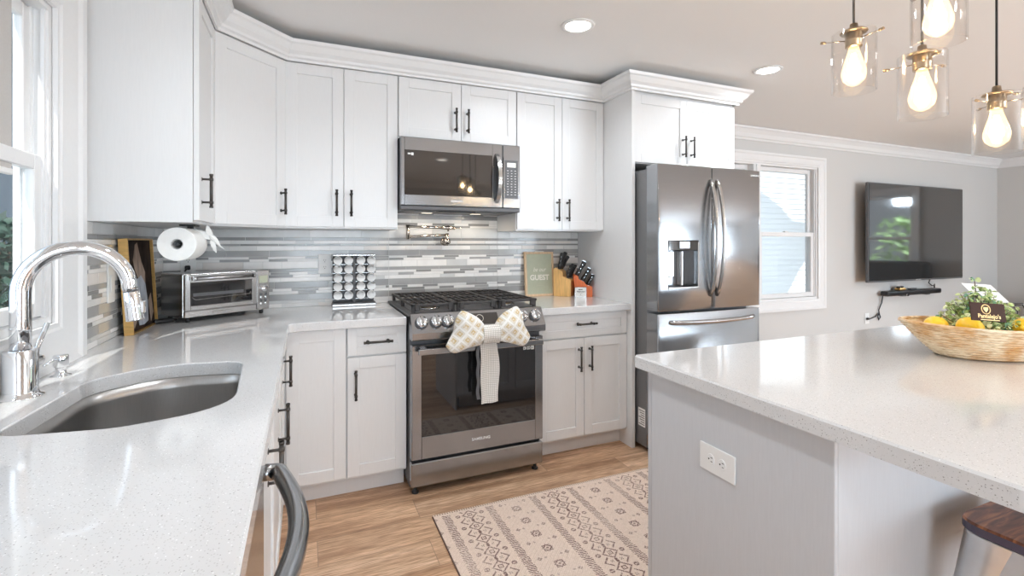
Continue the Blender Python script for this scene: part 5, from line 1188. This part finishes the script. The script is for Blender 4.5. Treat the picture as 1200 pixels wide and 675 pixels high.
def lemon(x, y, z_, rz, rx, label, s_=1.0):
    global lp
    p = TB @ Vector((x, y, z_))
    if lp is None:
        mb = MB('lemon'); mb.lathe([(.0, -.047), (.004, -.046), (.007, -.042), (.014, -.037), (.026, -.026), (.0325, -.010), (.0335, .004), (.030, .018), (.021, .031), (.011, .038), (.007, .042), (.005, .046), (.0, .047)], (0, 0, 0), (1, 0, 0), 28)
        lp = mb.build('lemon', loc=(0, 0, 0)); tag(lp, label, 'lemon', 'lemons in the wicker basket'); o = lp
    else: o = lp.copy(); COL.objects.link(o); o['label'] = label
    o.location = p; o.rotation_euler = (0, rx, rz); o.scale = (s_,) * 3; return o
lemon(-.182, -.008, .102, .3, .15, 'yellow lemon at the left end of the wicker basket')
lemon(-.110, -.052, .106, 1.0, -.1, 'yellow lemon in the wicker basket left of the plant')
lemon(.060, -.062, .104, .2, .1, 'yellow lemon in the basket under the dark brand card')
lemon(.150, -.055, .104, .7, .0, 'yellow lemon near the right end of the basket')
lemon(-.115, .045, .070, .9, .0, 'yellow lemon half hidden at the back left of the basket')
lemon(-.03, -.050, .050, .2, .0, 'yellow lemon low in the basket in front of the plant stems')
lemon(.10, .05, .055, .9, .0, 'yellow lemon at the back right of the basket')
# leafy bunch
rr = random.Random(21); PX, PY = BX + .002, BY + .020
pc = thing('eucalyptus_plant', 'bushy green eucalyptus bunch standing in the wicker basket', 'plant', (PX, PY, .926))
stm = MB('bark'); lf = MB(['leaf0', 'leaf1', 'leaf2', 'leaf3'])
def leaf(p, nrm, sz, m):
    u = nrm.orthogonal().normalized(); w = nrm.cross(u); th = rr.uniform(0, pi); a_, b_ = u * cos(th) + w * sin(th), w * cos(th) - u * sin(th)
    K = 7; vs = [p + nrm * sz * .18] + [p + a_ * sz * cos(2 * pi * k / K) + b_ * sz * .78 * sin(2 * pi * k / K) for k in range(K)]
    lf.add(vs, [(0, 1 + k, 1 + (k + 1) % K) for k in range(K)], m, True)
for s_ in range(80):
    a = rr.uniform(0, 2 * pi); sp_ = rr.random() ** .55; R_ = .155 * sp_; H_ = .100 + (1 - sp_ ** 2) * .105 * rr.uniform(.6, 1.05)
    if s_ in (0, 1): R_, H_, a = .02, .245, 2.2 + s_ * .3
    P = []
    for k in range(9):
        t = k / 8; rad = R_ * t ** 1.3; P.append(Vector((PX + rad * cos(a) * 1.0, PY + rad * sin(a) * .72, .940 + H_ * t ** .9 - .02 * t * sp_)))
    stm.tube(P, [.0022 - .0015 * k / 8 for k in range(9)], 5)
    tone = rr.random()
    for k in range(1, 9):
        for q in range(4):
            T_ = (P[k] - P[k - 1]).normalized(); n_ = Vector((rr.gauss(0, 1), rr.gauss(0, 1), rr.gauss(.6, 1))).normalized()
            d_ = (n_.cross(T_)).normalized(); sz = (.0125 - .005 * k / 8) * rr.uniform(.75, 1.2)
            m = rr.choice((0, 0, 2, 2)) if k < 4 else (rr.choice((0, 1, 1, 3)) if tone > .35 else rr.choice((0, 2, 1)))
            leaf(P[k] + d_ * sz * 1.3, (n_ + T_ * .4).normalized(), sz, m)
stm.build('stems', pc); lf.build('leaves', pc, fix=False)
# dark card
c = thing('brand_card', 'dark brown card with gold emblem and lettering propped in the plant', 'card', (2.80, -2.375, 1.0))
CM = Matrix.Translation((2.672, -2.355, 1.082)) @ Matrix.Scale(1.08, 4) @ Matrix.Rotation(radians(-20), 4, 'Z') @ Matrix.Rotation(radians(4.5), 4, 'Y') @ Matrix.Rotation(radians(-12), 4, 'X')
f = MB('brownboard'); f.M = CM; f.box(-.053, .053, -.0012, .0012, -.026, .026, .0004); bo = f.build('board', c)
f = MB('goldink'); f.M = CM @ Matrix.Translation((0, -.0014, 0)) @ Matrix.Rotation(pi / 2, 4, 'X')
f.text("Pantalejo's", .0165, Matrix.Translation((.002, -.0125, 0)), bold=.0003, sx=1.0).box(-.026, .032, -.0235, -.0215, 0, .0003); f.build('lettering', bo, fix=False)
f = MB('goldink'); f.M = CM @ Matrix.Translation((-.006, -.0013, .0075))
f.lathe([(.0145, 0), (.0145, .0006), (.0118, .0006), (.0118, 0)], (0, 0, 0), (0, -1, 0), 28, caps=False)
f.add([(-.007, -.0004, .006), (.007, -.0004, .006), (.0075, -.0004, 0), (.0, -.0004, -.0095), (-.0075, -.0004, 0)], [(0, 1, 2, 3, 4)]); f.build('emblem', bo, fix=False)
# sheet in a wire stand
c = thing('sheet_holder', 'black wire stand at the back corner of the island behind the plant', 'stand', (3.80, -1.90, .914))
f = MB('black'); HX, HY = 3.785, -1.935
HM = XF(HX, HY, .9145, radians(-20)); f.M = HM; w = .0028
f.tube([(-.10, -.045, .003), (.115, -.045, .003), (.115, .04, .003), (-.10, .04, .003), (-.10, -.045, .003)], w, 8)
f.tube([(.085, -.045, .003), (.098, -.04, .06), (.095, -.03, .088), (.06, -.02, .086)], w, 8).tube([(.045, -.045, .003), (.070, -.03, .055), (.075, .0, .09)], w, 8)
f.tube([(-.08, -.045, .003), (-.085, -.02, .09)], w, 8).tube([(-.11, -.035, .096), (.09, -.035, .096)], w, 8); f.build('wire_frame', c)
sc_ = MB(['paper', 'ink', 'greyink']); sc_.M = HM @ Matrix.Translation((-.035, -.01, .098)) @ Matrix.Rotation(radians(-52), 4, 'X') @ Matrix.Rotation(radians(6), 4, 'Y')
sc_.box(-.060, .083, -.0006, .0006, 0, .130); sc_.box(-.062, -.022, -.0012, -.0006, .012, .060, 0, 1)
for k in range(6): sc_.box(-.015, .075 - .008 * (k % 3), -.0012, -.0006, .102 - k * .013, .105 - k * .013, 0, 2)
tag(sc_.build('printed_sheet', loc=(3.70, -1.9, 1.02)), 'white printed sheet lying tilted on the wire stand behind the plant', 'paper')

# ================================================================== bar stool
SX, SY, SZ = 2.300, -2.685, .655
c = thing('bar_stool', 'metal bar stool with a dark wooden seat under the island overhang', 'stool', (SX, SY, 0), radians(0))
sq = rounded([(-.172, -.172), (.172, -.172), (.172, .172), (-.172, .172)], [.06] * 4, 8)
sm = MB(['walnut', mat('dark_seat_edge', (.075, .062, .095), .35)]); n = len(sq); lv_ = [(0.004, SZ - .026), (0, SZ - .022), (0, SZ - .005), (.004, SZ)]
vs = [(x, y, z_) for ins, z_ in lv_ for x, y in (inset(sq, ins) if ins else sq)]
sm.add(vs, [(i * n + j, i * n + (j + 1) % n, (i + 1) * n + (j + 1) % n, (i + 1) * n + j) for i in range(3) for j in range(n)] + [tuple(reversed(range(n))), tuple(3 * n + j for j in range(n))], [1] * (2 * n) + [0] * n + [1, 0])
sm.build('seat', c, local=True)
M['stoolmetal'] = add_noise(mat('galvanised_metal', (.74, .74, .75), .36, 1.0), nscale=14, amt=.08, rough_amt=.06)
fm = MB('stoolmetal')
for (ax, ay, bx_, by_) in ((-1, -1, 1, -1), (1, -1, 1, 1), (1, 1, -1, 1), (-1, 1, -1, -1)):
    def ap(u, v, off=0):
        s0 = .1675 + .0080 * v; x = (ax + (bx_ - ax) * u) * s0; y = (ay + (by_ - ay) * u) * s0; zz = SZ - .027 - v * (.070 + .120 * (abs(2 * u - 1) ** 3))
        nx_, ny_ = (ay + by_) / 2, (ax + bx_) / 2; return (x + ny_ * 0 + (0 if abs(ax + bx_) < .1 else (ax + bx_) / 2 * off), y + (0 if abs(ay + by_) < .1 else (ay + by_) / 2 * off), zz)
    fm.grid(lambda u, v: ap(.17 + .66 * u, v), 16, 4).grid(lambda u, v: ap(.17 + .66 * u, v, -.003), 16, 4)
fm.box(-.150, .150, -.150, .150, SZ - .034, SZ - .0265, .002); fm.build('apron', c, local=True)
for ax in (-1, 1):
    for ay in (-1, 1):
        lg = MB('stoolmetal'); vs = []; K = 14
        for k in range(K + 1):
            t = k / K; zz = (SZ - .028) * (1 - t); s0 = .1685 + .050 * t + .006 * sin(pi * t); wd_ = .034 + .066 * (1 - t) ** 2.2
            for q in range(7):
                a = q / 6 * pi / 2; r0 = .055 * (1 - t) + .018 * t
                if q == 0: p = (s0 - wd_, s0)
                elif q == 6: p = (s0, s0 - wd_)
                else: aa = pi / 2 - (q - 1) / 4 * pi / 2; p = (s0 - r0 + r0 * cos(aa), s0 - r0 + r0 * sin(aa))
                vs.append((ax * p[0], ay * p[1], zz))
        m_ = len(vs); vs += [(x * .975, y * .975, z_) for x, y, z_ in vs]
        fs = [(k * 7 + q, k * 7 + q + 1, (k + 1) * 7 + q + 1, (k + 1) * 7 + q) for k in range(K) for q in range(6)]; fs += [tuple(m_ + i for i in f_) for f_ in fs]
        for k in range(K):
            for q in (0, 6): fs.append((k * 7 + q, (k + 1) * 7 + q, m_ + (k + 1) * 7 + q, m_ + k * 7 + q))
        fs.append(tuple(K * 7 + q for q in range(7)) + tuple(m_ + K * 7 + q for q in reversed(range(7))))
        lg.add(vs, fs, 0, True); lg.build('leg', c, local=True)
ft = MB('stoolmetal'); s0 = .200
for a, b_ in (((-1, -1), (1, -1)), ((1, -1), (1, 1)), ((1, 1), (-1, 1)), ((-1, 1), (-1, -1))): ft.tube([(a[0] * s0, a[1] * s0, .20), (b_[0] * s0, b_[1] * s0, .20)], .009, 12)
ft.build('footrest', c, local=True)
br = MB('iron'); br.tube([(-.160, -.160, .545), (.160, .160, .545)], .006, 8).tube([(.160, -.160, .535), (-.160, .160, .535)], .006, 8); br.build('cross_brace', c, local=True)

# ================================================================== sofa facing the television
c = thing('sofa', 'charcoal three seat sofa against the right wall, reflected in the television', 'sofa', (8.74, -1.75, 0), 0)
SM = XF(8.74, -1.75, 0, -pi / 2)
def sbox(name, *a):
    m_ = MB('darksofa'); m_.M = SM; m_.box(*a, .05, 0, 3, True); return m_.build(name, c)
sbox('base', -1.0, 1.0, -.42, .42, .12, .40); sbox('backrest', -1.0, 1.0, .22, .46, .30, 1.02)
for s_ in (-1, 1): sbox('armrest', s_ * 1.0, s_ * 1.20, -.44, .46, .10, .64)
for k in (-1, 0, 1): sbox('seat_cushion', -.33 + k * .665, .33 + k * .665, -.44, .24, .39, .54)
for x in (-1.1, 1.1):
    for y in (-.36, .38): m_ = MB('black'); m_.M = SM; m_.cyl((x, y, 0), (x, y, .125), .025, 10); m_.build('foot', c)
